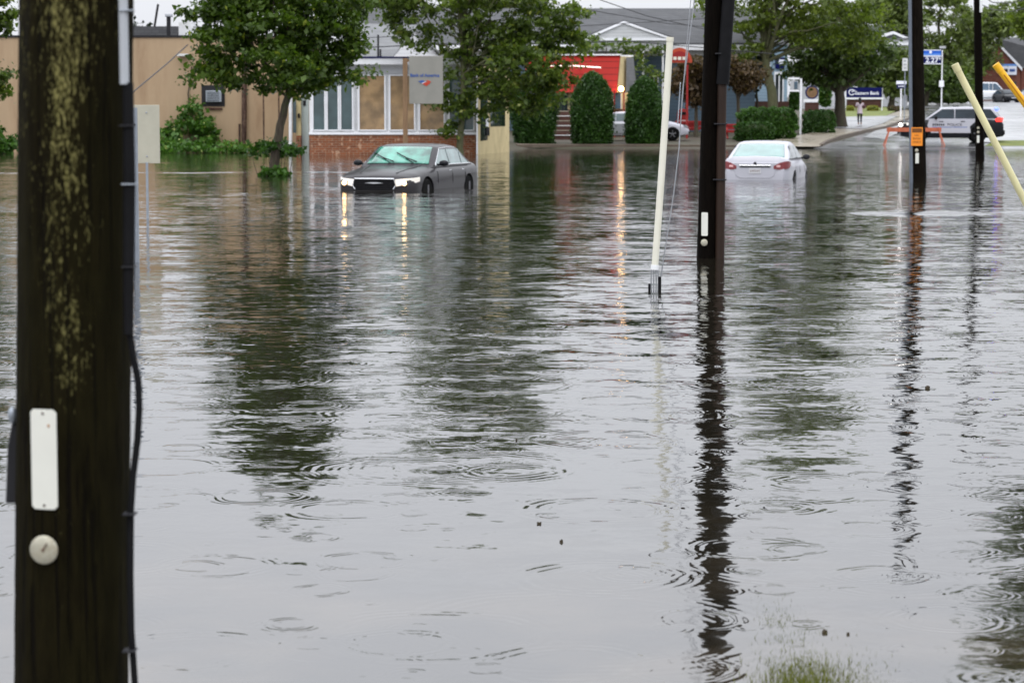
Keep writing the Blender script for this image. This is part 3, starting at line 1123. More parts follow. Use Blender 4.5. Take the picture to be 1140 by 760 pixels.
# right pole (orange notice)
rp, a, Y, ln = utility_pole('weathered utility pole carrying an orange notice, beside the barricade', 1023.5, 203, 1020, .185, 9.6, 'pole2')
MB().tube([ml(1012.5, -260, -.16), ml(1013, 0, -.16), ml(1014.5, 215, -.16)], .045, 12).build('conduit', 'greydark', rp, True)
c0, c1 = ml(1014.2, 162.5, -.20), ml(1027.2, 142, -.20)
ns = MB().box(c0.x, c1.x, -.215, -.195, c0.z, c1.z).build('notice', 'orangesign', rp, bevel=.004)
hx0, hx1 = ml(1014.8, 0, -.2).x, ml(1026.6, 0, -.2).x
MB().box(c0.x + .02, c1.x - .02, -.221, -.216, ml(0, 147.6, -.2).z, ml(0, 143, -.2).z).build('header', 'signred', ns)
mb = MB()
for row, (py, xs0, cnt) in enumerate(((150.6, 1018.4, 3), (154.3, 1016.4, 6), (158.2, 1016.2, 6))):
    for k in range(cnt):
        x = ml(xs0 + k * 1.55, py, -.2).x
        z = ml(0, py, -.2).z
        h = .045
        mb.box(x, x + .009, -.2195, -.216, z - h / 2, z + h / 2)
        if (k + row) % 2:
            mb.box(x + .009, x + .024, -.2195, -.216, z + h / 2 - .009, z + h / 2)
        if (k + row) % 3:
            mb.box(x + .009, x + .024, -.2195, -.216, z - h / 2, z - h / 2 + .009)
mb.build('print', 'ink', ns)
q0, q1 = ml(1019, 182, -.19), ml(1023, 170.5, -.19)
MB().box(q0.x, q1.x, -.20, -.19, q0.z, q1.z).build('tag', 'tag', rp, bevel=.004)
q = ml(1020.5, 167.4, -.19)
MB().lathe([(.045, 0), (.045, -.008), (.03, -.014)], (q.x, q.y, q.z), 'Y', 16).build('disc', 'disc', rp, True)

# far pole
fp, a, Y, ln = utility_pole('dark slim utility pole standing in front of the police car', 1091, 177.5, 1088, .175, 9.8, 'pole')
MB().tube([ml(1091.8, -60, -.15), ml(1092.2, 14, -.15)], .055, 10).build('conduit', 'white', fp, True)
q0, q1 = ml(1087.5, 159, -.18), ml(1090.4, 151, -.18)
MB().box(q0.x, q1.x, -.19, -.18, q0.z, q1.z).build('tag', 'tag', fp, bevel=.004)
for py in (142.5, 147):
    q = ml(1089, py, -.18)
    MB().lathe([(.05, 0), (.05, -.008), (.03, -.014)], (q.x, q.y, q.z), 'Y', 12).build('disc', 'disc', fp, True)

# ------------------------------------------------------------------ guy wire and its guards
Yg = 24.2
g = thing('guy_wire', 'thin steel guy wire rising beside the leaning cream tube', 'guy wire', (W(735, 320, Yg).x, Yg, 0))
o0 = Vector((W(735, 320, Yg).x, Yg, 0))
wl = lambda px, py, Y=Yg: W(px, py, Y) - o0
MB().tube([wl(731.5, 335), wl(737, 300), wl(750, 215), wl(756, 165), wl(760, 100), wl(772, 10), wl(776, -30), wl(792, -330)], .006, 6).build('strand', 'steelwire', g, True)
MB().tube([wl(757, 150, Yg - .02), wl(762, 80, Yg - .02), wl(769, 0, Yg - .02), wl(790, -330, Yg - .02)], .004, 6).build('tail_strand', 'steelwire', g, True)
mb = MB()
P = [wl(754.5, 138, Yg - .03), wl(757.5, 92, Yg - .03)]
pts = []
for i in range(41):
    t = i / 40
    c = P[0].lerp(P[1], t)
    pts.append(c + Vector((math.cos(t * 90) * .002, math.sin(t * 90) * .002, 0)))
mb.tube(pts, .006, 6)
mb.build('preformed_grip', 'greymetal', g, True)


def guard(label, pt, pb, Yt, Yb, r, m, extend=0, foot=False, name='guy_guard'):
    A, B = W(*pt, Yt), W(*pb, Yb)
    o = Vector((B.x, B.y, 0))
    t = thing(name, label, 'guy guard', tuple(o))
    A2, B2 = A - o, B - o
    if extend:
        d = (B2 - A2).normalized()
        B2 = B2 + d * extend
    d = (B2 - A2).normalized()
    side = d.cross(Vector((0, 1, 0))).normalized()
    n = 14
    # an open-sided hollow tube: outer and inner wall with a cap lip
    mb = MB()
    mb.tube([A2.lerp(B2, i / 8) + Vector((math.sin(i * .39) * .006, 0, 0)) for i in range(9)], r, n)
    mb.build('tube', m, t, True)
    MB().tube([A2 - d * .012, A2 + d * .03], r * 1.10, n).build('end_cap', m, t, True)
    if m == 'yellow':
        MB().tube([A2 + Vector((0, -r * .93, 0)) + d * .05, B2 + Vector((0, -r * .93, 0))], r * .22, 5).build('seam', 'seamyellow', t)
    if foot:
        MB().tube([B2 - d * .02, B2 + d * .03], r * 1.16, n).build('collar', 'white', t, True)
        mb = MB()
        for k in (-1, -.3, .4, 1):
            mb.tube([B2 + Vector((k * r * .9, 0, 0)), B2 + Vector((k * r * 1.1, .01 * k, -.14)), B2 + Vector((k * r * .8, 0, -.32))], .0065, 6)
        mb.build('anchor_strands', 'steelwire', t, True)
        MB().box(B2.x + r * 1.0, B2.x + r * 1.9, -.02, .02, -.03, .14).build('anchor_clamp', 'black', t, bevel=.006)
        MB().box(B2.x - r * 1.9, B2.x - r * 1.2, -.015, .015, -.02, .07).build('anchor_clamp', 'black', t, bevel=.006)
    return t


guard('long cream plastic guard tube leaning beside the thin guy wire', (746, 43), (729, 297), Yg, Yg - .1, .034, 'cream', foot=True)
guard('pale yellow plastic guard tube slanting down across the police car', (1064, 74), (1144, 232), 12.5, 12.5, .0180, 'paleyellow', 1.8)
guard('short bright yellow plastic guard tube slanting at the far right edge', (1110, 74), (1150, 128), 11.5, 11.5, .0165, 'yellow', 2.4)

# ------------------------------------------------------------------ small signs in the water on the left
x, y = on_water(163, 243)
o0 = Vector((x, y, 0))
t = thing('road_sign', 'blank weathered back of a rectangular road sign right of the mossy pole', 'sign', tuple(o0))
a, b = W(149, 182, y) - o0, W(177.5, 117, y) - o0
MB().box(a.x, b.x, -.012, 0, a.z, b.z).build('panel', 'signback', t, bevel=.03)
p = W(163, 120, y) - o0
MB().box(p.x - .02, p.x + .02, -.05, -.013, -.5, a.z + .02).build('post', 'greymetal', t, bevel=.004)
for dz in (.12, .85):
    MB().ball((p.x, -.018, a.z + dz), .014, .01, .014, 6).build('bolt', 'greymetal', t)
x, y = on_water(152, 292)
o0 = Vector((x, y, 0))
t = thing('channel_post', 'grey steel channel post standing right behind the mossy pole', 'post', tuple(o0))
h = (W(151, 120, y)).z
mb = MB().box(-.035, .035, 0, .006, -.5, h).box(-.035, -.029, -.03, 0, -.5, h).box(.029, .035, -.03, 0, -.5, h)
mb.build('channel', 'greymetal', t)
MB().ball((0, -.004, h - .2), .012, .008, .012, 6).build('bolt', 'darkmetal', t)

# ------------------------------------------------------------------ cars
def lerp_tab(tab, x):
    if x <= tab[0][0]:
        return tab[0][1]
    for (a, za), (b, zb) in zip(tab, tab[1:]):
        if x <= b:
            t = (x - a) / (b - a)
            t = t * t * (3 - 2 * t) * .35 + t * .65
            return za + (zb - za) * t
    return tab[-1][1]


def apply_bool(ob, cutter):
    m = ob.modifiers.new('cut', 'BOOLEAN')
    m.operation = 'DIFFERENCE'
    m.solver = 'EXACT'
    m.object = cutter
    dg = bpy.context.evaluated_depsgraph_get()
    me = bpy.data.meshes.new_from_object(ob.evaluated_get(dg))
    ob.modifiers.remove(m)
    ob.data = me
    me.polygons.foreach_set('use_smooth', [True] * len(me.polygons))
    me.set_sharp_from_angle(angle=math.radians(38))
    bpy.data.objects.remove(cutter)


def make_car(name, label, cat, L, Wd, H, top, cab, belt, loc, heading, paint, glass=('carglass', 'sideglass', 'carglass2'), pillars=(), wheel=.34, wx=(.9, 3.8),
             roofpaint=None, zb=.22, corner=.22, hatch=False, nose_taper=.10, splits=None, roofw=.74):
    """x runs from the nose (0) to the tail (L); heading = direction the nose points to (angle from +X)"""
    t = thing(name, label, cat, loc, heading + PI)   # local +X points to the tail
    hw = Wd / 2

    def width(x):
        e = min(x, L - x)
        f = 1 - corner * max(0, 1 - e / .42) ** 2.2
        nt_ = nose_taper * max(0, 1 - x / 1.5) ** 1.6 + .07 * max(0, 1 - (L - x) / 1.3) ** 1.6
        return hw * f * (1 - nt_)

    st = [0, .02, .05, .1, .17, .26, .38] + list(np.linspace(.5, L - .5, 46)) + [L - .38, L - .26, L - .17, L - .1, L - .05, L - .02, L]
    prof = [(.86, 0), (.955, .05), (.985, .22), (1.0, .48), (.995, .68), (.985, .80), (.955, .885), (.90, .945), (.80, .985), (.55, 1.0), (.28, 1.0)]
    vs, rows = [], []
    for x in st:
        w = width(x)
        T = lerp_tab(top, x)
        zbb = zb + .08 * max(0, 1 - min(x, L - x) / .5)
        row = []
        pts = [(w * a, zbb + (T - zbb) * b + (.018 * (1 - a) if b >= .98 else 0)) for a, b in prof]
        full = pts + [(0, T + .022)] + [(-a, b) for a, b in reversed(pts)]
        for (yy, zz) in full:
            row.append(len(vs))
            vs.append((x, yy, zz))
        rows.append(row)
    fs = []
    m = len(rows[0])
    for r, q in zip(rows, rows[1:]):
        for k in range(m):
            k2 = (k + 1) % m
            fs.append((r[k], r[k2], q[k2], q[k]))
    fs += [tuple(rows[0]), tuple(reversed(rows[-1]))]
    body = MB().add(vs, fs).build('body', paint, t, True, angle=38)
    cut = MB()
    for xw in wx:
        for s in (-1, 1):
            cut.lathe([(wheel + .055, -.3), (wheel + .055, .3)], (xw, s * (hw - .02), wheel), 'Y', 32)
    co = cut.build('cutter', paint, t)
    bpy.context.view_layer.update()
    apply_bool(body, co)
    # dark inner arches and wheels
    for xw in wx:
        for s in (-1, 1):
            wy = s * (width(xw) - .105)
            wh = MB().lathe([(wheel * .62, -.10), (wheel * .93, -.105), (wheel, -.07), (wheel, .07), (wheel * .93, .105), (wheel * .62, .10)], (xw, wy, wheel), 'Y', 28).build('wheel', 'tyre', t, True)
            rm = MB()
            o_ = s * .085
            rm.lathe([(wheel * .66, o_ - .01), (wheel * .66, o_ + .01)], (xw, wy, wheel), 'Y', 28)
            rm.lathe([(.06, o_), (.05, o_ + s * .03)], (xw, wy, wheel), 'Y', 12)
            for k in range(5):
                a = 2 * PI * k / 5 + .3
                c, d = math.cos(a), math.sin(a)
                rm.tube([(xw + c * .04, wy + o_ + s * .02, wheel + d * .04), (xw + c * wheel * .62, wy + o_ + s * .016, wheel + d * wheel * .62)], .026, 6)
            rm.build('rim', 'rim', wh, True)
        for s in (-1, 1):
            MB().lathe([(wheel + .05, s * (hw - .30)), (wheel + .05, s * (hw - .29))], (xw, 0, wheel), 'Y', 24).build('wheel_well', 'black', t)
    # cabin
    xa, xb, xc, xd = cab
    wb, wr = hw * .90, hw * roofw
    roof = H

    def wz(z):
        u = (z - belt) / (roof - belt)
        return wb + (wr - wb) * (u ** 1.15 if u > 0 else 0)

    def crown(x):
        u = (x - xb) / (xc - xb)
        return roof - .045 * (2 * u - 1) ** 2 if 0 <= u <= 1 else roof - .045

    def ztop(x):
        if x < xb:
            u = (x - xa) / (xb - xa)
            return belt - .03 + (roof - .045 - belt + .03) * (u * (1.12 - .12 * u))
        if x > xc:
            u = (xd - x) / (xd - xc)
            return belt - .03 + (roof - .045 - belt + .03) * (u * (1.14 - .14 * u))
        return crown(x)
    st = list(np.linspace(xa, xb, 12)) + list(np.linspace(xb, xc, 12))[1:] + list(np.linspace(xc, xd, 12))[1:]
    vs, rows = [], []
    for x in st:
        z = ztop(x)
        zz = belt - .06
        pts = [(wz(belt), zz), (wz(belt), min(z, belt)), (wz(max(belt, z - .5 * (z - belt))), z - .5 * max(0, z - belt)), (wz(max(belt, z - .06)), max(min(z, belt), z - .06)), (wz(max(belt, z)) * .97, z - .012), (wz(max(belt, z)) * .86, z + .006), (wz(max(z, belt)) * .45, z + .022)]
        full = pts + [(0, z + .026)] + [(-a, b) for a, b in reversed(pts)]
        row = []
        for (yy, q) in full:
            row.append(len(vs))
            vs.append((x, yy, q))
        rows.append(row)
    m = len(rows[0])
    fs = []
    for r, q in zip(rows, rows[1:]):
        for k in range(m - 1):
            fs.append((r[k], r[k + 1], q[k + 1], q[k]))
    fs += [tuple(rows[0]), tuple(reversed(rows[-1]))]
    MB().add(vs, fs).build('roof', roofpaint or paint, t, True, angle=40)

    # windscreen and rear glass
    def screen(nm, x0, x1, u0, u1, gm, k=.86, off=.012):
        vs, fs = [], []
        nu, nv = 10, 8
        sgn = 1 if x1 > x0 else -1
        for j in range(nv + 1):
            v = u0 + (u1 - u0) * j / nv
            x = x0 + (x1 - x0) * v
            z = ztop(x)
            ww = wz(max(belt, z)) * k
            for i in range(nu + 1):
                s = -1 + 2 * i / nu
                vs.append((x - sgn * off * .7, ww * s, z + .024 - .016 * s * s + off))
        for j in range(nv):
            for i in range(nu):
                q = j * (nu + 1) + i
                fs.append((q, q + 1, q + nu + 2, q + nu + 1))
        mbb = MB().add(vs, fs)
        ob = mbb.build(nm, gm, t, True)
        so = ob.modifiers.new('thick', 'SOLIDIFY')
        so.thickness = .006
        return ob
    ws = screen('windscreen', xa, xb, .10, .93, glass[0])
    rg = screen('rear_window', xd, xc, .12, .9, glass[2])
    # side windows
    z0, z1 = belt + .015, roof - .105

    def line(xp, xq, z, ins):   # x on the pillar line at height z
        u = (z - (belt - .03)) / (roof - .045 - belt + .03)
        return xp + (xq - xp) * u + ins
    xs_ = [None] + list(pillars) + [None]
    for s in (-1, 1):
        for i in range(len(xs_) - 1):
            l0 = line(xa, xb, z0, .10) if xs_[i] is None else xs_[i] + .025
            l1 = line(xa, xb, z1, .14) if xs_[i] is None else xs_[i] + .025
            r0 = line(xd, xc, z0, -.14) if xs_[i + 1] is None else xs_[i + 1] - .025
            r1 = line(xd, xc, z1, -.20) if xs_[i + 1] is None else xs_[i + 1] - .025
            pts = []
            for (xx, zz) in ((l0, z0), (r0, z0), ((r0 + r1) / 2, (z0 + z1) / 2), (r1, z1), (l1, z1), ((l0 + l1) / 2, (z0 + z1) / 2)):
                pts.append((xx, s * (wz(zz) + .002), zz))
            MB().prism(pts, (0, s * .007, 0)).build('side_window', glass[1], t)
    t['_w'] = 0
    del t['_w']
    return t, width, wz, ztop, screen


# graphite sedan, head-on, lights on
c0 = W(417, 205, 55.6)
hd = math.radians(270 - 16.5)
car, cw, cwz, czt, _ = make_car('sedan', 'dark grey sedan stalled nose-first in the flood with headlights lit', 'car', 5.04, 1.90, 1.485,
                          [(0, .70), (.1, .80), (.35, .88), (.9, .95), (1.45, 1.005), (1.8, 1.02), (3.9, 1.035), (4.5, 1.06), (4.85, 1.05), (5.04, .93)],
                          (1.50, 2.22, 3.55, 4.42), 1.02, (c0.x, 55.6, -.49), hd, 'graphite', pillars=(2.72, 3.62), wheel=.37, wx=(.92, 3.97), corner=.12, nose_taper=.06)
# grille, lamps, mirrors, wipers
car.scale = (1.03, 1.04, 1.02)
gr = MB()
pts = [(-.02, -.44, .50), (-.02, .44, .50), (-.02, .50, .60), (-.02, .46, .745), (-.02, -.46, .745), (-.02, -.50, .60)]
gl = MB().prism(pts, (.05, 0, 0)).build('grille', 'black', car, bevel=.01)
fr = MB()
ring = [(-.03, y_, z_) for _, y_, z_ in pts]
ring = [Vector(p) for p in ring]
fr.tube([Vector((-.03, -.45, .52)), Vector((-.03, -.50, .60)), Vector((-.03, -.46, .75)), Vector((-.03, .46, .75)), Vector((-.03, .50, .60)), Vector((-.03, .45, .52))], .016, 8)
fr.build('grille_surround', 'chrome', gl, True)
MB().prism([(-.045, -.22, .655), (-.045, 0, .64), (-.045, .22, .655), (-.045, .05, .672), (-.045, -.05, .672)], (.02, 0, 0)).build('emblem', 'chrome', gl)
mb = MB()
for k in range(4):
    mb.box(-.027, -.018, -.44, .44, .53 + k * .05, .535 + k * .05)
mb.build('grille_bars', 'darkmetal', gl)
for s in (-1, 1):
    P = []
    for (x_, y_) in ((-.015, .50), (.0, .60), (.04, .72), (.12, .83), (.26, .895), (.42, .92)):
        P.append((x_, y_))
    vs, fs = [], []
    for i, (x_, y_) in enumerate(P):
        hz0, hz1 = .575 + .022 * i, .735 + .010 * i
        vs += [(x_ - .01, s * y_, hz0), (x_ - .01, s * y_, hz1), (x_ + .07, s * (y_ - .06), hz0), (x_ + .07, s * (y_ - .06), hz1)]
    for i in range(len(P) - 1):
        q = 4 * i
        fs += [(q, q + 4, q + 5, q + 1), (q + 2, q + 3, q + 7, q + 6), (q + 1, q + 5, q + 7, q + 3), (q, q + 2, q + 6, q + 4)]
    fs += [(0, 1, 3, 2), (q + 4, q + 6, q + 7, q + 5)]
    hl = MB().add(vs, fs).build('headlight', 'headlens', car, True, bevel=.006)
    MB().lathe([(.035, -.02), (.050, -.035), (.035, -.05)], (.005, s * .70, .655), 'X', 14).build('lit_bulb', 'headon', hl, True)
    # door mirror
    mr = MB()
    mr.ball((1.78, s * 1.03, 1.07), .06, .115, .07, 8)
    mo = mr.build('mirror', 'carblack', car, True)
    MB().tube([(1.80, s * .84, 1.03), (1.79, s * .98, 1.05)], .025, 8).build('mirror_arm', 'carblack', mo, True)
    for xh in (2.5, 3.45):
        MB().box(xh, xh + .17, s * .925 - .012, s * .925 + .028 * (1 if s > 0 else .5), .885, .91).build('door_handle', 'chrome', car, bevel=.006)
# chrome belt line, door gaps
for s in (-1, 1):
    MB().tube([(1.62, s * .868, 1.022), (2.6, s * .872, 1.03), (4.25, s * .868, 1.032)], .011, 6).build('belt_trim', 'chrome', car, True)
    MB().tube([(1.66, s * .862, 1.03), (2.30, s * .735, 1.40), (2.9, s * .722, 1.425), (3.55, s * .735, 1.40), (4.22, s * .86, 1.05)], .009, 6).build('window_trim', 'chrome', car, True)
    for xg in (1.62, 2.70, 3.68):
        ya = s * (cw(xg) * .985 + .0005)
        MB().tube([(xg, ya, .50), (xg, s * (cw(xg) + .001), .66), (xg, s * (cw(xg) * .995), .80), (xg, s * (cw(xg) * .975), .89)], .006, 5).build('door_gap', 'black', car)
for (y0, y1, z_) in ((-.45, .12, 1), (.10, .66, 1)):
    mb = MB()
    def wp(x_, y_):
        z_ = czt(x_)
        return Vector((x_ - .03, y_, z_ + .055 - .015 * (y_ / .8) ** 2))
    mb.tube([wp(1.60, y0), wp(1.72, (y0 + y1) / 2), wp(1.90, y1)], .013, 6)
    mb.tube([wp(1.55, y0 + .06), wp(1.72, (y0 + y1) / 2 + .02)], .010, 6)
    mb.build('wiper', 'black', car)
MB().ball((2.14, 0, 1.375), .04, .10, .04, 8).build('rear_view_mirror', 'black', car, True)
# hood creases
for s in (-1, 1):
    MB().tube([(.25, s * .42, .877), (.9, s * .52, .965), (1.45, s * .60, 1.02)], .008, 5).build('bonnet_crease', 'graphite', car, True)

# white sedan seen from behind
c0 = W(840.5, 196, 65.0)
ha = math.radians(90 - 13.5)
off = Vector((math.cos(ha), math.sin(ha), 0)) * 4.86
car2, cw, cwz, czt, scr = make_car('sedan', 'white sedan seen from behind standing in the flood beside the middle pole', 'car', 4.86, 1.83, 1.47,
                             [(0, .62), (.1, .72), (.4, .82), (1.1, .93), (1.5, .98), (3.9, 1.02), (4.35, 1.07), (4.72, 1.085), (4.79, 1.06), (4.86, .78)],
                             (1.35, 2.25, 3.35, 4.40), 1.0, (c0.x + off.x, 65 + off.y, -.47), ha, 'carwhite', glass=('carglass2', 'tealglass', 'carglass2'), pillars=(2.6, 3.5), wheel=.33, wx=(.9, 3.7), corner=.13, roofw=.72)
xt = 4.86
car2.scale = (1, 1.02, 1)
lid = MB().prism([(xt + .012, -.62, .93), (xt + .012, .62, .93), (xt + .012, .52, .58), (xt + .012, .40, .50), (xt + .012, -.40, .50), (xt + .012, -.52, .58)], (-.05, 0, 0)).build('boot_lid', 'carwhite', car2, bevel=.02)
MB().box(xt + .005, xt + .045, -.42, .42, .835, .865).build('boot_trim', 'chrome', lid, bevel=.006)
MB().box(xt + .004, xt + .030, -.40, .40, .800, .832).build('boot_recess', 'black', lid, bevel=.004)
npl = MB().box(xt + .012, xt + .026, -.16, .16, .63, .78).build('number_plate', 'plate', lid, bevel=.006)
mb = MB()
for k in range(6):
    y_ = -.125 + k * .046
    mb.box(xt + .027, xt + .030, y_, y_ + .010, .675, .735)
    mb.box(xt + .027, xt + .030, y_ + .012, y_ + .028, .675 + .025 * (k % 3), .685 + .025 * (k % 3))
mb.build('plate_characters', 'ink', npl)
MB().lathe([(.045, 0), (.04, .012), (.02, .016)], (xt + .01, 0, .90), 'X', 14).build('emblem', 'darkmetal', lid, True)
MB().box(xt - .01, xt + .008, -.70, .70, .885, .895).build('lid_gap', 'darkmetal', lid)
for s in (-1, 1):
    vs, fs = [], []
    P = [(4.885, .50, .76, .84), (4.885, .60, .745, .89), (4.86, .70, .745, .93), (4.80, .80, .75, .96), (4.70, .865, .77, .965), (4.55, .885, .80, .955), (4.45, .89, .84, .93)]
    for (x_, y_, q0, q1) in P:
        vs += [(x_, s * y_, q0), (x_, s * y_, q1), (x_ - .05, s * (y_ - .05), q0), (x_ - .05, s * (y_ - .05), q1)]
    for i in range(len(P) - 1):
        q = 4 * i
        fs += [(q, q + 4, q + 5, q + 1), (q + 2, q + 3, q + 7, q + 6), (q + 1, q + 5, q + 7, q + 3), (q, q + 2, q + 6, q + 4)]
    fs += [(0, 1, 3, 2), (q + 4, q + 6, q + 7, q + 5)]
    tl = MB().add(vs, fs).build('tail_light', 'tail', car2, True)
    MB().box(4.80, 4.892, s * .62 - .06, s * .62 + .05, .80, .86).build('clear_lens', 'lenspink', tl, bevel=.01)
    mr = MB()
    mr.ball((1.72, s * .985, 1.03), .06, .10, .075, 8)
    mr.tube([(1.74, s * .84, 1.0), (1.73, s * .93, 1.01)], .025, 8)
    mr.build('mirror', 'darkmetal', car2, True)
    MB().tube([(1.6, s * .835, 1.0), (2.6, s * .838, 1.01), (4.2, s * .83, 1.01)], .012, 6).build('belt_trim', 'darkmetal', car2, True)
    for xg in (1.5, 2.58, 3.5):
        MB().tube([(xg, s * cw(xg) * .985, .48), (xg, s * (cw(xg) + .001), .64), (xg, s * (cw(xg) * .99), .80), (xg, s * (cw(xg) * .96), .87)], .005, 5).build('door_gap', 'darkmetal', car2)

# silver-white car behind the shrubs
p = W(768, 155, 129.5)
car3, *_ = make_car('hatchback', 'silver white car parked on the bank half hidden between two cedars', 'car', 5.1, 1.78, 1.50,
                    [(0, .55), (.1, .66), (.35, .80), (.8, .93), (1.15, 1.0), (4.3, 1.02), (4.9, 1.02), (5.1, .85)],
                    (1.05, 2.05, 4.0, 4.8), 1.0, (p.x, 130.3, terr(p.x, 130) + .05), math.radians(-3), 'carsilver' if False else 'carwhite', glass=('tealglass', 'tealglass', 'tealglass'), pillars=(2.6, 3.9), wheel=.32, wx=(.88, 4.4), corner=.14)
MB().box(1.4, 4.0, .84, .895, .34, .90).build('door', 'carsilver', car3, bevel=.03)
for s in (-1, 1):
    MB().prism([(.02, s * .52, .66), (.0, s * .62, .64), (.22, s * .84, .72), (.30, s * .85, .80), (.12, s * .66, .78)], (.05, 0, .02)).build('headlight', 'headlens' if False else 'darkglass', car3)
    MB().box(-.02, .04, s * .6 - .12, s * .6 + .12, .34, .45).build('fog_vent', 'black', car3, bevel=.02)
MB().box(-.03, .03, -.38, .38, .40, .52).build('grille', 'black', car3, bevel=.02)

# police SUV
p = W(1003.5, 140, 126.8)
hp = math.radians(180 - 7)
suv, cw, cwz, czt, _ = make_car('police_suv', 'black and white police car with flashing blue light behind the orange barricade', 'police car', 5.25, 2.0, 1.80,
                          [(0, .82), (.12, 1.0), (.4, 1.08), (1.1, 1.16), (1.4, 1.20), (4.6, 1.24), (5.1, 1.22), (5.25, .95)],
                          (1.25, 2.05, 4.72, 5.16), 1.2, (p.x, 127.2, .30), hp, 'carblack', glass=('tint', 'tint', 'tint'), pillars=(2.75, 3.85), wheel=.39, wx=(.95, 3.95), corner=.12, roofpaint='carwhite', roofw=.80)
for s in (-1, 1):
    yy = s * 1.0
    dr = MB().prism([(1.55, yy - s * .012, .47), (3.58, yy - s * .012, .47), (3.52, yy - s * .012, .8), (3.75, yy - s * .012, 1.0), (3.85, yy - s * .012, 1.17), (1.45, yy - s * .012, 1.15), (1.35, yy - s * .012, .85)], (0, s * .03, 0)).build('door', 'carwhite', suv, bevel=.01)
    bw = MB()
    for k in range(6):
        x_ = 3.30 - k * .105 if s > 0 else 1.62 + k * .105
        bw.box(x_, x_ + .07, yy + s * .020 - .004, yy + s * .020 + .004, .84, .95)
    bw.build('lettering_blur', 'blackcloth', dr)
    tx = text('POLICE', .74, 'blackcloth', dr, (2.15 if s > 0 else 2.75, yy + s * .022, .90), (PI / 2, 0, PI if s > 0 else 0), 'lettering', .0, .006, .13)
    MB().box(1.6, 3.4, yy + s * .012, yy + s * .022, .755, .785).build('stripe', 'bluetext', dr)
    mb = MB()
    for x_ in (1.95, 3.05):
        mb.box(x_, x_ + .22, yy + s * .012, yy + s * .034, 1.045, 1.08)
    mb.build('door_handle', 'black', dr)
    MB().prism([(4.86, s * .93, 1.05), (5.20, s * .84, 1.05), (5.22, s * .82, 1.25), (5.0, s * .90, 1.28), (4.80, s * .95, 1.18)], (0, s * .05, 0)).build('tail_light', 'tailon', suv)
    hl = MB().prism([(-.02, s * .50, .78), (.10, s * .82, .80), (.35, s * .93, .86), (.35, s * .92, .98), (.08, s * .78, .96), (-.01, s * .50, .92)], (.05, 0, .02)).build('headlight', 'headlens', suv)
    MB().ball((.02, s * .74, .88), .07, .12, .08, 8).build('lit_bulb', 'headcool', hl, True)
    mr = MB().ball((1.78, s * 1.12, 1.25), .08, .13, .10, 8).tube([(1.8, s * .9, 1.2), (1.79, s * 1.05, 1.22)], .03, 8)
    mr.build('mirror', 'black', suv, True)
MB().box(-.03, .03, -.50, .50, .50, .90).build('grille', 'black', suv, bevel=.03)
MB().box(-.14, -.04, -.28, .28, .42, .78).build('push_bar', 'darkmetal', suv, bevel=.03)
MB().ball((4.98, .72, 1.70), .12, .14, .09, 10).build('blue_beacon', 'bluelamp', suv, True)
MB().box(2.7, 3.0, -.1, .1, 1.80, 1.87).build('roof_sensor', 'black', suv, bevel=.02)
MB().tube([(3.6, .2, 1.8), (3.62, .2, 2.3)], .012, 6).build('antenna', 'black', suv)
MB().box(5.20, 5.32, -.85, .85, .36, .62).build('rear_bumper', 'black', suv, bevel=.05)

# white van and cars far right
Yv = 262
zv = terr(50, Yv)
p = W(1131, 115, Yv)
van, *_ = make_car('van', 'white high-roofed van far up the road in front of the brick building', 'van', 4.4, 1.95, 2.15,
                   [(0, .8), (.1, .95), (.5, 1.15), (.9, 1.3), (4.1, 1.35), (4.4, 1.3)],
                   (.7, 1.45, 4.25, 4.38), 1.3, (p.x - .8, Yv, zv - .02), math.radians(0), 'whiteclean', glass=('tint', 'blueglass', 'tint'), pillars=(1.9, 2.3, 3.7), wheel=.34, wx=(.8, 3.5), corner=.12, roofw=.86, zb=.3)
MB().box(.6, 4.3, .95, 1.0, .5, .56).build('side_moulding', 'cedar' if False else 'slateclap', van)
for s in (-1, 1):
    MB().box(-.02, .08, s * .75 - .12, s * .75 + .12, .75, .92).build('headlight', 'white', van, bevel=.02)
p = W(1126, 116, 250)
car5, *_ = make_car('sedan', 'small dark car far up the road in front of the white van', 'car', 1.9 * 2.2, 1.75, 1.42,
                    [(0, .6), (.15, .75), (1.0, .92), (3.6, .98), (4.18, .85)], (1.0, 1.8, 3.0, 3.8), .95, (p.x + 1.5, 256, terr(p.x, 256)), math.radians(-78), 'carblack', glass=('tint', 'tint', 'tint'), pillars=(2.3,), wx=(.8, 3.3))
MB().box(-.01, .03, -.3, .3, .5, .6).build('grille', 'chrome', car5)
p = W(1150, 106, 285)
car6, *_ = make_car('sedan', 'pale green car far off at the right edge behind the yellow tube', 'car', 4.4, 1.8, 1.5,
                    [(0, .6), (.15, .75), (1.0, .95), (3.9, 1.0), (4.4, .85)], (1.0, 1.8, 3.2, 4.1), .95, (p.x + 2.2, 285, terr(p.x, 285)), math.radians(10), 'yellowcar' if False else 'carwhite', glass=('tint', 'tint', 'tint'), pillars=(2.3,), wx=(.8, 3.4))
MB().box(-.01, .03, -.3, .3, .5, .6).build('grille', 'black', car6)

# ------------------------------------------------------------------ buildings
def bx(mb, px0, px1, py0, py1, Y, d, o):
    a, b = W(px0, py1, Y), W(px1, py0, Y)
    mb.box(a.x - o.x, b.x - o.x, Y - o.y, Y + d - o.y, a.z - o.z, b.z - o.z)
    return mb


def part(name, m, parent, o, px0, px1, py0, py1, Y, d, bevel=0):
    return bx(MB(), px0, px1, py0, py1, Y, d, o).build(name, m, parent, bevel=bevel)


def pp(o, pts, Y):
    return [W(px, py, Y) - o for px, py in pts]


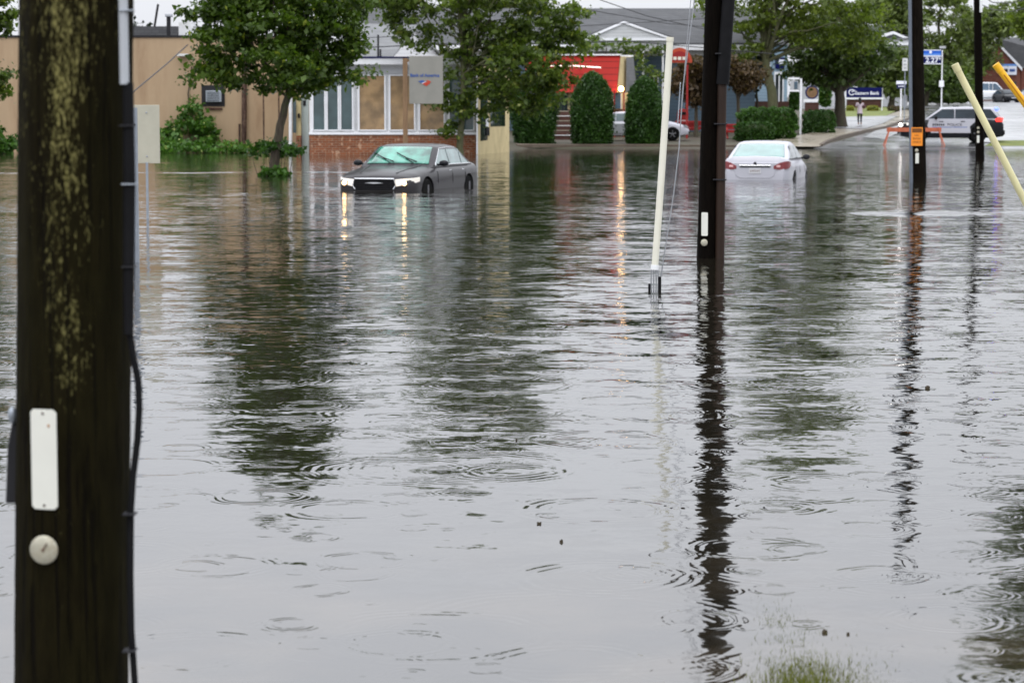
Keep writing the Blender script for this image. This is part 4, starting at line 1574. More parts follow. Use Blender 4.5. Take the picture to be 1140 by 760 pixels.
# beige flat building
Yb = 112
ob = Vector((W(240, 168, Yb).x, Yb, 0))
bb = thing('flat_roofed_building', 'long beige flat-roofed building on the left behind the weeds', 'building', tuple(ob))
a, b = W(-90, 172, Yb), W(330, 42, Yb)
MB().box(a.x - ob.x, b.x - ob.x, 0, 14, -.6, b.z).build('wall', 'stucco', bb)
MB().box(a.x - ob.x - .05, b.x - ob.x + .03, -.06, 14.05, b.z + .002, b.z + .10).build('roof_edge', 'darkmetal', bb)
part('penthouse', 'shingle', bb, ob, 120, 222, 29.5, 41, 117, 5)
vp = part('vent_pipe', 'darkmetal', bb, ob, 185.6, 189.6, 19, 41, 113, .16)
part('cap', 'greypaint', vp, ob, 183.4, 191.4, 15.5, 18.9, 112.9, .35, .03)
ch = part('chimney', 'white', bb, ob, 199, 216, 25, 41, 114, .8)
part('chimney_cap', 'white', ch, ob, 202, 212, 22, 24.9, 114.1, .5)
q = pp(ob, [(172, 30), (176, 5)], 115)
MB().tube(q, .055, 8).build('flue', 'darkmetal', bb, True)
w = part('window', 'darkmetal', bb, ob, 224.5, 250, 95, 118.5, Yb - .04, .04)
ac = part('air_conditioner', 'greymetal', w, ob, 229, 246.5, 101, 113.8, Yb - .22, .17, .02)
part('sill', 'brickdark', w, ob, 228.5, 247, 120, 122, Yb - .10, .1)
mb = MB()
for k in range(6):
    bx(mb, 230.5, 244, 102.4 + k * 1.9, 103.2 + k * 1.9, Yb - .23, .009, ob)
mb.build('louvre', 'darkglass', w)
dp = MB().tube(pp(ob, [(271.5, 43), (272, 100), (271.5, 168)], Yb - .16), .115, 12).build('downpipe', 'rust', bb, True)
MB().tube(pp(ob, [(266.5, 138), (266.5, 166)], Yb - .06), .04, 8).build('short_pipe', 'rust', bb, True)
MB().tube([p + Vector((random.uniform(-.04, .04), 0, 0)) for p in pp(ob, [(213, 74), (212, 90), (210, 104), (209.5, 118), (207, 130)], Yb - .05)], .03, 6).build('dead_vine', 'bark', bb)
part('bracket', 'white', bb, ob, 197, 210, 60, 62.5, Yb - .5, .48)
for px_ in (60, 110, 293, 310):
    part('wall_joint', 'rust', bb, ob, px_, px_ + .5, 50, 164, Yb - .008, .006)

# entrance link between the two buildings
ol = Vector((W(335, 168, 108).x, 108, 0))
lk = thing('entrance_block', 'narrow entrance with pale door between beige and brick buildings', 'building', tuple(ol))
part('wall', 'stucco2', lk, ol, 330.1, 334.5, 70, 151, 108, 4)
part('pier', 'brick', lk, ol, 329.8, 335, 151.1, 171, 107.9, 4)
part('lintel', 'darkmetal', lk, ol, 334.6, 344.5, 76, 101, 108.5, 3)
d_ = part('door', 'door', lk, ol, 335.2, 343.5, 105, 171, 108.3, .1)
part('door_frame', 'greypaint', d_, ol, 334.6, 344.2, 101.1, 104.8, 108.2, .3)
part('letter_plate', 'darkmetal', d_, ol, 337.5, 340.5, 112, 118, 108.27, .02)
MB().tube(pp(ol, [(323.5, 68), (323.5, 165)], 107.6), .075, 10).build('downpipe', 'white', lk, True)
part('side_window', 'tealglass', lk, ol, 326, 329.6, 112, 148, 107.8, .1)
part('mailbox', 'black', lk, ol, 331.6, 333.6, 126.5, 131.5, 107.8, .15)
part('cornice', 'white', lk, ol, 318, 345, 66, 69.9, 107.9, 4)

# brick fronted shop
Ys = 105
os_ = Vector((W(436, 172, Ys).x, Ys, 0))
sh = thing('brick_shop', 'low brick-fronted bank office with white-framed windows behind the dark sedan', 'building', tuple(os_))
part('brick_base', 'brick', sh, os_, 344.6, 530, 150.2, 182, Ys, 12)
part('window_wall', 'white', sh, os_, 344.6, 530, 72, 150, Ys + .12, 11.8)
part('sill', 'whiteclean', sh, os_, 344, 530.3, 147.3, 150.1, Ys - .06, .17, .01)
part('fascia', 'whiteclean', sh, os_, 340, 532, 65, 71.9, Ys - .35, 12.5)
part('soffit_band', 'soffit', sh, os_, 344.6, 530, 75.5, 82.5, Ys + .05, .06)
part('roof_edge', 'navy', sh, os_, 339.5, 532.5, 63.2, 64.9, Ys - .4, 12.6)
for (x0, x1, mm) in ((348.5, 361.2, 'tealglass'), (364.5, 376.2, 'tealglass'), (379.5, 392, 'tealglass'), (400, 428, 'paperglass'), (434.5, 461, 'paperglass'), (467.5, 494, 'paperglass'), (500.5, 527, 'tealglass')):
    wd = part('window', mm, sh, os_, x0, x1, 84.5, 144.5, Ys + .08, .03)
    fr = MB()
    for (a0, a1, b0, b1) in ((x0 - 1.2, x0, 83.3, 145.7), (x1, x1 + 1.2, 83.3, 145.7), (x0, x1, 83.3, 84.5), (x0, x1, 144.5, 145.7)):
        bx(fr, a0, a1, b0, b1, Ys + .03, .085, os_)
    fr.build('frame', 'whiteclean', wd)
mb = MB()
for px_ in (395.5, 396.8, 431, 464, 497.3):
    bx(mb, px_, px_ + .3, 84, 146, Ys + .105, .012, os_)
mb.build('mullion_joint', 'soffit', sh)
# angled cream end of the shop with door
e0, e1 = (530, 105.0), (567, 113.5)
def ev(px, py, k):
    A_, B_ = W(e0[0], 120, e0[1]), W(e1[0], 120, e1[1])
    u_ = W(px, 120, 1.0).x          # x per metre of distance
    f_ = (u_ * A_.y - A_.x) / ((B_.x - A_.x) - u_ * (B_.y - A_.y))
    return W(px, py, A_.y + (B_.y - A_.y) * f_ - k) - os_
def epanel(nm, m, px0, px1, yt0, yt1, yb0, yb1, k0=0, k1=.2, parent=None):
    pts = [ev(px0, yb0, k1), ev(px1, yb1, k1), ev(px1, yt1, k1), ev(px0, yt0, k1)]
    dv = Vector((0, k1 - k0, 0))
    return MB().prism(pts, dv).build(nm, m, parent or sh)
zc = lambda px: 172 - (px - 530) * .19
epanel('corner_wall', 'stucco2', 530.2, 567, 70, 74, 178, 172, 0, .2)
epanel('corner_trim', 'whiteclean', 530.2, 532, 70, 70, 172, 172, .2, .26)
dd = epanel('door', 'darkglass', 535, 543, 78, 79, 157, 156, .2, .26)
epanel('poster', 'lightblue', 536, 539, 122, 122, 132, 132, .26, .28, dd)
wn = epanel('window', 'darkglass', 546, 562.5, 80, 82, 141, 140.5, .2, .26)
epanel('notice', 'white', 541, 544, 129, 129, 141, 141, .27, .30, wn)
epanel('letterbox', 'black', 541.5, 545, 142, 142, 151, 151, .2, .42)
epanel('end_fascia', 'whiteclean', 530.4, 570, 65, 69, 71.5, 75, .2, .6)

# white gabled house and its pale roof behind the shop
Yg2 = 124
og = Vector((W(462, 120, Yg2).x, Yg2, 0))
gh = thing('gabled_house', 'white gabled house with a pale grey roof rising behind the brick shop', 'house', tuple(og))
g_ = [(436, 66), (463, 36), (492, 66), (492, 150), (436, 150)]
MB().prism(pp(og, g_, Yg2), (0, 9, 0)).build('wall', 'clap', gh)
r1 = [W(375, 64, Yg2 + .2) - og, W(438, 64, Yg2 + .2) - og, W(465, 31, Yg2 + 4.5) - og, W(375, 27.5, Yg2 + 4.5) - og]
MB().prism(r1, (0, .15, .12)).build('roof', 'shinglelight', gh)
MB().prism([W(462, 35, Yg2 - .3) - og, W(462, 35, Yg2 + 9) - og, W(495, 66, Yg2 + 9) - og, W(495, 66, Yg2 - .3) - og], (0, 0, .12)).build('roof', 'shinglelight', gh)
MB().box(W(375, 0, Yg2).x - og.x, W(436, 0, Yg2).x - og.x, .3, 9, -.3, W(0, 64, Yg2).z).build('rear_wing', 'clapgrey', gh)
MB().tube(pp(og, [(421, 64), (421, 39)], Yg2 + .1), .05, 8).build('vent_pipe', 'darkmetal', gh)
MB().tube(pp(og, [(423.6, 64), (423.6, 55)], Yg2 + .1), .045, 8).build('vent_pipe', 'darkmetal', gh)

# large colonial building with grey roof and white pediment
Yc = 150
oc = Vector((W(620, 120, Yc).x, Yc, 0))
co_ = thing('colonial_building', 'wide grey-roofed building with a white triangular pediment behind the red roof', 'building', tuple(oc))
L_, R_ = W(392, 52, Yc), W(850, 52, Yc)
zr = W(0, 13, Yc + 8).z
MB().box(L_.x + .5 - oc.x, R_.x - .5 - oc.x, 0, 15, .3, L_.z - .02).build('wall', 'slateclap', co_)
MB().prism([Vector((L_.x, Yc - .6, L_.z)) - oc, Vector((R_.x, Yc - .6, L_.z)) - oc, Vector((R_.x, Yc + 8, zr)) - oc, Vector((L_.x, Yc + 8, zr)) - oc], (0, 0, .2)).build('roof', 'shingle', co_)
MB().prism([Vector((L_.x, Yc + 8, zr)) - oc, Vector((R_.x, Yc + 8, zr)) - oc, Vector((R_.x, Yc + 16, L_.z)) - oc, Vector((L_.x, Yc + 16, L_.z)) - oc], (0, 0, .2)).build('roof', 'shingle', co_)
part('eaves_fascia', 'whiteclean', co_, oc, 392, 850, 50, 56, Yc - .75, .14)
part('frieze', 'clapgrey', co_, oc, 392, 850, 56.2, 62, Yc - .1, .08)
Yp = Yc - 3
pd = MB().prism(pp(oc, [(658, 43), (695, 26), (742, 43)], Yp + .12), (0, 6, 0)).build('pediment', 'clapgrey', co_)
MB().prism(pp(oc, [(650, 42.5), (694.5, 23.5), (748, 42.5), (742, 42.5), (694.5, 26.2), (657, 42.5)], Yp), (0, .3, 0)).build('raking_cornice', 'whiteclean', pd)
MB().prism(pp(oc, [(648, 42), (694.5, 22.6), (694.5, 23.4), (650, 42.6)], Yp + .05) , (0, 6.2, 0)).build('gable_roof', 'shingle', pd)
MB().prism(pp(oc, [(694.6, 22.6), (751, 42), (749, 42.6), (694.6, 23.4)], Yp + .05), (0, 6.2, 0)).build('gable_roof', 'shingle', pd)
part('horizontal_cornice', 'whiteclean', co_, oc, 650, 748, 43, 45.2, Yp, .35)
part('porch_beam', 'clapgrey', co_, oc, 655, 742, 45.4, 57, Yp + .2, .3)
for px_ in (660, 688, 716, 738):
    part('column', 'whiteclean', co_, oc, px_ - 1.2, px_ + 1.2, 57.1, 135, Yp + .2, .2)
for px_ in (668, 702, 728, 772, 784):
    wd = part('window', 'darkglass', co_, oc, px_ - 4, px_ + 4, 84, 106, Yc - .06, .05)
    fr = MB()
    bx(fr, px_ - 5, px_ - 4, 83, 107, Yc - .09, .1, oc)
    bx(fr, px_ + 4, px_ + 5, 83, 107, Yc - .09, .1, oc)
    bx(fr, px_ - 4, px_ + 4, 83, 84, Yc - .09, .1, oc)
    bx(fr, px_ - 4, px_ + 4, 106, 107, Yc - .09, .1, oc)
    bx(fr, px_ - .3, px_ + .3, 84, 106, Yc - .09, .03, oc)
    fr.build('frame', 'whiteclean', wd)
for px_ in (765, 790):
    part('lower_window', 'blueglass', co_, oc, px_ - 5, px_ + 5, 110, 122, Yc - .06, .05)

# red roofed restaurant
Yr = 138
orr = Vector((W(645, 150, Yr).x, Yr, 0))
rr = thing('restaurant', 'diner with a bright red mansard roof between the cedars', 'restaurant', tuple(orr))
A = [W(585, 103, Yr - .7), W(686.5, 103, Yr - .7), W(690.5, 62, Yr + .5), W(585, 62, Yr + .5)]
MB().prism([p - orr for p in A], (0, .15, 0)).build('mansard_roof', 'redroof', rr)
part('roof_trim', 'whiteclean', rr, orr, 584, 692, 60.4, 61.9, Yr + .35, 8.4)
part('wall', 'stucco2', rr, orr, 588, 700, 103.2, 165, Yr, 8)
part('attic', 'stucco2', rr, orr, 588, 690, 63, 103, Yr + .8, 7.4)
E = [W(687, 103, Yr - .6), W(706, 102, Yr + 2), W(702.5, 63.5, Yr + 2), W(690.8, 63, Yr + .5)]
MB().prism([p - orr for p in E], (.05, .3, 0)).build('gable_end', 'stucco2', rr)
E = [W(695, 102.5, Yr + .3), W(707, 101.8, Yr + 2), W(703, 64.5, Yr + 2), W(695.5, 64, Yr + 1)]
MB().prism([p - orr + Vector((.08, -.06, 0)) for p in E], (.03, -.05, 0)).build('end_shingles', 'shinglelight', rr)
part('roof_trim', 'whiteclean', rr, orr, 690, 705, 61.6, 63.4, Yr + 1.9, .2)
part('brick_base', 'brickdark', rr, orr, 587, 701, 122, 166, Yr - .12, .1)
for (x0, x1) in ((600, 612), (640, 650), (655, 668), (683, 691)):
    wd = part('window', 'blueglass', rr, orr, x0, x1, 104, 121, Yr - .06, .05)
    fr = MB()
    bx(fr, x0 - .8, x0, 103.5, 121.6, Yr - .1, .1, orr)
    bx(fr, x1, x1 + .8, 103.5, 121.6, Yr - .1, .1, orr)
    fr.build('frame', 'whiteclean', wd)
part('door', 'darkglass', rr, orr, 623, 632, 104, 150, Yr - .16, .04)
lt = MB().tube(pp(orr, [(606, 73.5), (640, 73.5), (669, 75.5)], Yr - .9), .03, 8).build('light_bar', 'neon', rr, True)
for px_ in (618, 645, 664):
    part('light_bracket', 'whiteclean', rr, orr, px_, px_ + 1, 74, 75.5, Yr - .88, .9)
MB().ball(tuple(W(691.5, 99, Yr - .9) - orr), .15, .15, .15, 8).build('globe_lamp', 'bulb', rr, True)
for px_ in (694.5, 684):
    part('porch_post', 'redpaint', rr, orr, px_ - .9, px_ + .9, 101, 163, Yr - 1.0, .1)

# brick steps between the shrubs
ot = Vector((W(628, 158, 132).x, 132, terr(3, 132)))
stp = thing('brick_steps', 'flight of dark brick steps with pale nosings between two cedars', 'steps', tuple(ot))
for k in range(6):
    z1_ = (k + 1) * .26
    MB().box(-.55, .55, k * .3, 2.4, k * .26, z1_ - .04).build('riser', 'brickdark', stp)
    MB().box(-.58, .58, k * .3 - .03, k * .3 + .28, z1_ - .04, z1_).build('tread', 'concrete' if k % 2 else 'white', stp)

# red round canopy sign
od = Vector((W(765, 150, 134).x, 134, terr(9.6, 134)))
cs = thing('red_arch_sign', 'orange-red half-round sign on a red post by the diner', 'sign', tuple(od))
c = W(756.5, 70, 134) - od
arc = [(c.x + .70 * math.cos(a_), 0, c.z + .82 * math.sin(a_)) for a_ in np.linspace(0, PI, 19)]
MB().prism(arc, (0, .25, 0)).build('panel', 'orangered', cs)
arc2 = [(c.x + .52 * math.cos(a_), -.02, c.z + .08 + .56 * math.sin(a_)) for a_ in np.linspace(0, PI, 15)]
MB().prism(arc2, (0, .015, 0)).build('inner_panel', 'redpaint', cs)
mb = MB()
for k in range(3):
    mb.box(c.x - .34 + k * .25, c.x - .16 + k * .25, -.035, -.022, c.z + .15, c.z + .32)
mb.build('lettering_blur', 'cream', cs)
q0 = W(763.8, 152, 134) - od
q1 = W(766.4, 72, 134) - od
MB().box(q0.x, q1.x, .02, .2, 0, q1.z).build('post', 'redpaint', cs)


def picnic(label, px0, px1, Y, grp='red picnic tables beside the diner'):
    a, b = W(px0, 150, Y), W(px1, 150, Y)
    xm = (a.x + b.x) / 2
    h = (b.x - a.x) / 2
    t = thing('picnic_table', label, 'picnic table', (xm, Y, terr(xm, Y)), 0, grp)
    MB().box(-h, h, -.4, .4, .70, .80).build('table_top', 'redpaint', t, bevel=.01)
    MB().box(-h * .96, h * .96, -.36, -.33, .52, .695).build('apron', 'redpaint', t)
    for s in (-1, 1):
        MB().box(-h, h, s * .75 - .13, s * .75 + .13, .34, .47).build('bench', 'redpaint', t, bevel=.01)
        mb = MB().tube([(s * h * .8, -.8, 0), (s * h * .8, -.25, .74)], .05, 6).tube([(s * h * .8, .8, 0), (s * h * .8, .25, .74)], .05, 6).box(s * h * .8 - .03, s * h * .8 + .03, -.8, .8, .36, .42)
        mb.build('leg', 'redpaint', t)
    return t


picnic('long red picnic table just right of the parked silver white car', 740, 778, 138.5)
picnic('second red picnic table close behind the first one', 752, 793, 142)
picnic('short red picnic table between the middle pole and the clipped hedge', 806, 832, 134)
of_ = Vector((W(760, 128, 149).x, 149, terr(9.7, 149)))
bn = thing('red_litter_bin', 'red rounded bin standing behind the picnic tables', 'bin', tuple(of_))
MB().lathe([(.30, 0), (.34, .5), (.36, 1.1), (.30, 1.32), (.12, 1.42)], (0, 0, 0), 'Z', 18).build('body', 'redpaint', bn, True)
MB().box(-.2, .2, -.38, -.30, 1.05, 1.22).build('opening', 'black', bn)
MB().lathe([(.345, .62), (.365, .72)], (0, 0, 0), 'Z', 18).build('white_band', 'white', bn, True)

# pale blue house
Yl = 168
ox = Vector((W(840, 120, Yl).x, Yl, 0))
bh = thing('blue_house', 'pale blue clapboard shop seen between the tree trunks with a white column', 'building', tuple(ox))
part('wall', 'blueclap', bh, ox, 792, 877, 50, 113, Yl, 8)
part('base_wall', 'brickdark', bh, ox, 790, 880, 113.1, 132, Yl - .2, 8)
MB().prism([W(786, 50, Yl - .4) - ox, W(882, 50, Yl - .4) - ox, W(872, 22, Yl + 4) - ox, W(796, 22, Yl + 4) - ox], (0, .3, .15)).build('roof', 'shingle', bh)
wd = part('window', 'darkglass', bh, ox, 863.5, 871, 83, 114, Yl - .06, .05)
fr = MB()
for (x0, x1, y0, y1) in ((861.8, 863.5, 80, 116), (871, 872.8, 80, 116), (866.6, 868.2, 83, 114), (863.5, 871, 80, 83), (863.5, 871, 114, 116)):
    bx(fr, x0, x1, y0, y1, Yl - .12, .1, ox)
fr.build('frame', 'whiteclean', wd)
sg = part('shop_sign', 'navy', bh, ox, 863, 873.5, 64, 76.5, Yl - .2, .1)
part('sign_mark', 'whitetext', sg, ox, 867, 873, 66.5, 71.5, Yl - .22, .018)
part('corner_board', 'whiteclean', bh, ox, 855, 858, 50, 112, Yl - .06, .05)
# bank branch behind the trees on the right
Yk = 226
ok = Vector((W(970, 110, Yk).x, Yk, 0))
bk = thing('white_eaved_building', 'low building with white eaves and gable seen through the trees on the right', 'building', tuple(ok))
part('wall', 'soffit', bk, ok, 905, 1011, 51, 118, Yk, 12)
part('eaves', 'whiteclean', bk, ok, 900, 1014, 44.5, 50.5, Yk - .6, .5)
MB().prism(pp(ok, [(962, 44.3), (995, 35), (1016, 44.3)], Yk - .5), (0, 8, 0)).build('gable', 'whiteclean', bk)
MB().prism(pp(ok, [(980, 42.8), (995, 38), (1006, 42.8)], Yk - .55), (0, .04, 0)).build('gable_vent', 'darkglass', bk)
MB().prism([W(898, 44.4, Yk - .8) - ok, W(1014, 44.4, Yk - .8) - ok, W(1000, 30, Yk + 6) - ok, W(905, 30, Yk + 6) - ok], (0, .2, .15)).build('roof', 'shingle', bk)
for px_ in (925, 950, 975, 998):
    wd = part('window', 'darkglass', bk, ok, px_ - 4, px_ + 4, 72, 96, Yk - .06, .05)
    part('frame', 'whiteclean', wd, ok, px_ - 5, px_ + 5, 96.1, 97.6, Yk - .1, .09)

# brick house far right
Yh = 290
oh = Vector((W(1130, 100, Yh).x, Yh, 0))
fh = thing('brick_house', 'far brick gabled building with white rake boards at the right edge', 'building', tuple(oh))
MB().prism(pp(oh, [(1088, 118), (1088, 72), (1108, 46), (1136, 76), (1136, 118)], Yh), (0, 14, 0)).build('wall', 'brickfar', fh)
part('wing_wall', 'brickfar', fh, oh, 1136.1, 1215, 76, 118, Yh + .3, 12)
MB().prism(pp(oh, [(1086, 73.5), (1108, 44), (1138, 75.5), (1138, 79), (1108, 47), (1086, 77)], Yh - .3), (0, .3, 0)).build('rake_board', 'whiteclean', fh)
MB().prism([W(1108, 44, Yh) - oh, W(1138, 76, Yh) - oh, W(1222, 76, Yh) - oh, W(1222, 44, Yh + 7) - oh, W(1110, 44, Yh + 7) - oh], (0, .2, .2)).build('roof', 'shingle', fh)
sg = part('shop_sign', 'whitetext', fh, oh, 1113, 1132, 73.8, 83.5, Yh - .25, .15)
part('sign_band', 'lightblue', sg, oh, 1113, 1133.5, 71.5, 73.7, Yh - .25, .15)
part('sign_mark', 'cedar' if False else 'darkmetal', sg, oh, 1116, 1122, 77, 80.5, Yh - .28, .02)
part('sign_mark', 'bluetext', sg, oh, 1124, 1130, 77, 80, Yh - .28, .02)
wd = part('window', 'darkglass', fh, oh, 1127.5, 1131.5, 91, 97, Yh - .1, .08)
part('frame', 'whiteclean', wd, oh, 1126.3, 1133, 97.1, 98.6, Yh - .15, .13)

# ------------------------------------------------------------------ signs
# bank board on a wooden post
Yq = 97.5
oq = Vector((W(451, 170, Yq).x, Yq, terr(-4.5, 97.5)))
bs = thing('bank_sign', 'grey bank sign board with blue name and flag emblem on a wooden post', 'sign', tuple(oq))
q0, q1 = W(448.8, 175, Yq) - oq, W(453.6, 65, Yq) - oq
MB().box(q0.x, q1.x, -.02, .17, 0, q1.z).build('post', 'woodpost', bs, bevel=.01)
bd = part('board', 'signboard', bs, oq, 455.6, 493, 62.5, 115.8, Yq - .02, .2, .015)
part('bracket', 'woodpost', bs, oq, 453.7, 456.5, 66, 69, Yq, .1)
part('bracket', 'woodpost', bs, oq, 453.7, 456.5, 111, 114, Yq, .1)
text('Bank of America', 1.16, 'bluetext', bd, W(473, 84.0, Yq - .03) - oq, name='lettering', bold=.022, depth=.005)
fl = [W(472.6, 92.0, Yq - .03) - oq]
c = W(472.8, 92.2, Yq - .03) - oq
def fq(nm, m, pts):
    MB().prism([(c.x + x_, c.y, c.z + z_) for x_, z_ in pts], (0, -.012, 0)).build(nm, m, bd)
fq('flag_blue', 'bluetext', [(-.26, .055), (-.08, .10), (.02, .05), (-.14, -.02)])
fq('flag_stripe', 'whitetext', [(-.13, -.03), (.03, .045), (.05, .033), (-.105, -.043)])
for k in range(3):
    d = k * .062
    fq('flag_stripe', 'redtext', [(-.10 + d, -.045 - d * .55), (.06 + d, .03 + .0 - d * .15), (.10 + d, .012 - d * .2), (-.06 + d, -.068 - d * .55)])
fq('flag_stripe', 'redtext', [(.05, .075), (.12, .095), (.27, .035), (.18, .01)])

# navy bank sign
Yn = 200
on = Vector((W(962, 120, Yn).x, Yn, terr(29, Yn)))
es = thing('bank_sign', 'wide navy bank sign with white lettering behind the walking person', 'sign', tuple(on))
bd = part('board', 'navy', es, on, 942.5, 982.3, 97.5, 108.6, Yn, .2)
part('rail', 'whiteclean', es, on, 941.6, 984, 109, 110.6, Yn - .03, .26)
for px_ in (941.6, 982.4):
    q0, q1 = W(px_ - 1, 120, Yn) - on, W(px_ + .4, 98, Yn) - on
    MB().box(q0.x, q1.x, .0, .2, -.2, q1.z).build('post', 'whiteclean', es)
text('Eastern Bank', 1.97, 'whitetext', bd, W(965.5, 103.8, Yn - .01) - on, name='lettering', bold=.02, depth=.008)
c = W(948.3, 103, Yn - .01) - on
pts = [c + Vector((.24 * math.cos(a_), 0, .205 * math.sin(a_))) for a_ in np.linspace(math.radians(40), math.radians(330), 14)]
MB().tube(pts, .042, 6).tube([c + Vector((-.02, 0, .02)), c + Vector((.29, 0, .17))], .036, 6).build('emblem', 'whitetext', bd)
part('plinth', 'brickdark', es, on, 943, 981.5, 110.8, 120, Yn + .1, .3)

# small navy and white direction sign
Yd = 186
o_ = Vector((W(1003.5, 118, Yd).x, Yd, terr(30, Yd)))
t = thing('direction_sign', 'small navy and white sign on a white post left of the notice pole', 'sign', tuple(o_))
part('panel', 'navy', t, o_, 998.5, 1009, 94, 98.5, Yd, .12)
part('header', 'whitetext', t, o_, 998, 1009.2, 90.3, 93.9, Yd - .01, .13)
part('text_line', 'whitetext', t, o_, 1000, 1007.5, 95.8, 96.7, Yd - .02, .015)
q0, q1 = W(1002.6, 100, Yd) - o_, W(1004, 98.6, Yd) - o_
MB().box(q0.x, q1.x, .02, .1, -.1, q1.z).build('post', 'whiteclean', t)
# white panel beside the right pole
Yw = 150
o_ = Vector((W(1008, 118, Yw).x, Yw, terr(24, Yw)))
t = thing('panel_sign', 'narrow white panel sign high on a thin post left of the notice pole', 'sign', tuple(o_))
part('panel', 'white', t, o_, 1004.6, 1010.6, 65, 79, Yw, .1)
for py in (68, 72, 76):
    part('symbol', 'soffit', t, o_, 1006, 1009, py - 1, py + .8, Yw - .01, .008)
q = W(1007.6, 79, Yw) - o_
MB().box(q.x - .03, q.x + .03, .02, .08, -.1, q.z - .02).build('post', 'greymetal', t)
# fuel price sign
Yf = 200
o_ = Vector((W(1048, 110, Yf).x, Yf, terr(35, Yf)))
t = thing('fuel_price_sign', 'blue fuel price sign on a white post right of the notice pole', 'sign', tuple(o_))
bd = part('panel', 'blue', t, o_, 1026, 1047.8, 56.5, 62, Yf, .3)
part('light_band', 'whitetext', bd, o_, 1026, 1047.9, 62.1, 63.3, Yf - .02, .32)
part('lower_band', 'lightblue', bd, o_, 1026, 1047.7, 60.2, 61.6, Yf - .02, .018)
part('top_edge', 'whitetext', bd, o_, 1026, 1047.8, 55.6, 56.4, Yf - .02, .32)
pb = part('price_panel', 'navy', t, o_, 1026, 1047.8, 63.4, 70.6, Yf, .3)
part('bottom_edge', 'whitetext', pb, o_, 1026, 1047.9, 70.7, 71.6, Yf - .02, .32)
text('2.27', 1.08, 'whitetext', pb, W(1037.6, 67.1, Yf - .02) - o_, name='price', bold=.02, depth=.01, squeeze=.44)
text('9', .13, 'whitetext', pb, W(1046.2, 65.6, Yf - .02) - o_, name='price', bold=.02, depth=.01, squeeze=.22)
MB().ball(tuple(W(1036, 58.4, Yf) - o_), .12, .03, .12, 6).build('emblem', 'whitetext', bd)
q0, q1 = W(1047.9, 110, Yf) - o_, W(1049.8, 56, Yf) - o_
MB().box(q0.x, q1.x, .02, .2, -.1, q1.z).build('post', 'whiteclean', t)
part('meter_box', 'whiteclean', t, o_, 1045.6, 1051, 90, 97, Yf - .12, .12, .02)
part('lamp', 'soffit', t, o_, 1047, 1053, 51.5, 54, Yf, .5)
# white post sign
Yz = 142
o_ = Vector((W(892, 138, Yz).x, Yz, terr(17, Yz)))
t = thing('post_sign', 'white L-shaped post holding a framed panel above the clipped hedge', 'sign', tuple(o_))
q0, q1 = W(890.3, 138, Yz) - o_, W(893, 87.5, Yz) - o_
MB().box(q0.x, q1.x, 0, .16, -.1, q1.z).build('post', 'whiteclean', t, bevel=.01)
part('arm', 'whiteclean', t, o_, 877.5, 890.2, 86.5, 88.6, Yz + .02, .1)
pn = part('panel', 'soffit', t, o_, 879.5, 888.8, 90, 100.2, Yz + .04, .05)
part('dark_pane', 'slateclap', pn, o_, 884, 888, 91, 99.5, Yz + .02, .018)
part('lower_rail', 'whiteclean', pn, o_, 878.3, 890, 100.4, 102.2, Yz + .02, .1)
# round wooden sign
Yo = 195
o_ = Vector((W(904, 118, Yo).x, Yo, terr(24, Yo)))
t = thing('round_wooden_sign', 'round tan wooden sign on a white base between the two trees', 'sign', tuple(o_))
c = W(904, 103, Yo) - o_
MB().lathe([(.50, 0), (.54, .04), (.54, .10)], (c.x, 0, c.z), 'Y', 24).build('disc', 'navy', t)
MB().lathe([(.43, -.02), (.43, -.001)], (c.x, 0, c.z), 'Y', 24).build('face', 'tan', t)
q0, q1 = W(895, 114, Yo) - o_, W(913, 110.6, Yo) - o_
MB().box(q0.x, q1.x, -.1, .3, q0.z, q1.z).build('base', 'whiteclean', t)
MB().box(q0.x + .1, q1.x - .1, -.05, .25, -.3, q0.z - .004).build('plinth', 'brickdark', t)

# ------------------------------------------------------------------ barricade
Yw = 124.8
x0, x1 = W(986, 150, Yw).x, W(1049, 150, Yw).x
o_ = Vector(((x0 + x1) / 2, Yw, 0))
t = thing('road_barricade', 'orange wooden road barricade on splayed legs at the water edge', 'barricade', tuple(o_))
h = (x1 - x0) / 2
zt = W(0, 142, Yw).z
zg = terr(o_.x, Yw)
MB().box(-h + .05, h - .05, -.03, .02, zt - .22, zt - .01).build('rail', 'orange', t, bevel=.006)
for s in (-1, 1):
    for q in (-1, 1):
        MB().tube([(s * (h - .22), q * .02, zt), (s * (h + .10), q * .32, zg - .02)], .035, 4).build('leg', 'orange', t)
# ------------------------------------------------------------------ person walking away
def skin_chain(verts, edges, radii, name, m, parent, lv=1):
    me = bpy.data.meshes.new(name)
    me.from_pydata(verts, edges, [])
    me.materials.append(M[m])
    o = bpy.data.objects.new(name, me)
    link(o, parent)
    sk = o.modifiers.new('skin', 'SKIN')
    for i, r in enumerate(radii):
        v = me.skin_vertices[0].data[i]
        v.radius = r if isinstance(r, tuple) else (r, r)
        v.use_root = i == 0
    sb = o.modifiers.new('sub', 'SUBSURF')
    sb.levels = sb.render_levels = lv
    dg = bpy.context.evaluated_depsgraph_get()
    me2 = bpy.data.meshes.new_from_object(o.evaluated_get(dg))
    o.modifiers.clear()
    o.data = me2
    me2.polygons.foreach_set('use_smooth', [True] * len(me2.polygons))
    return o


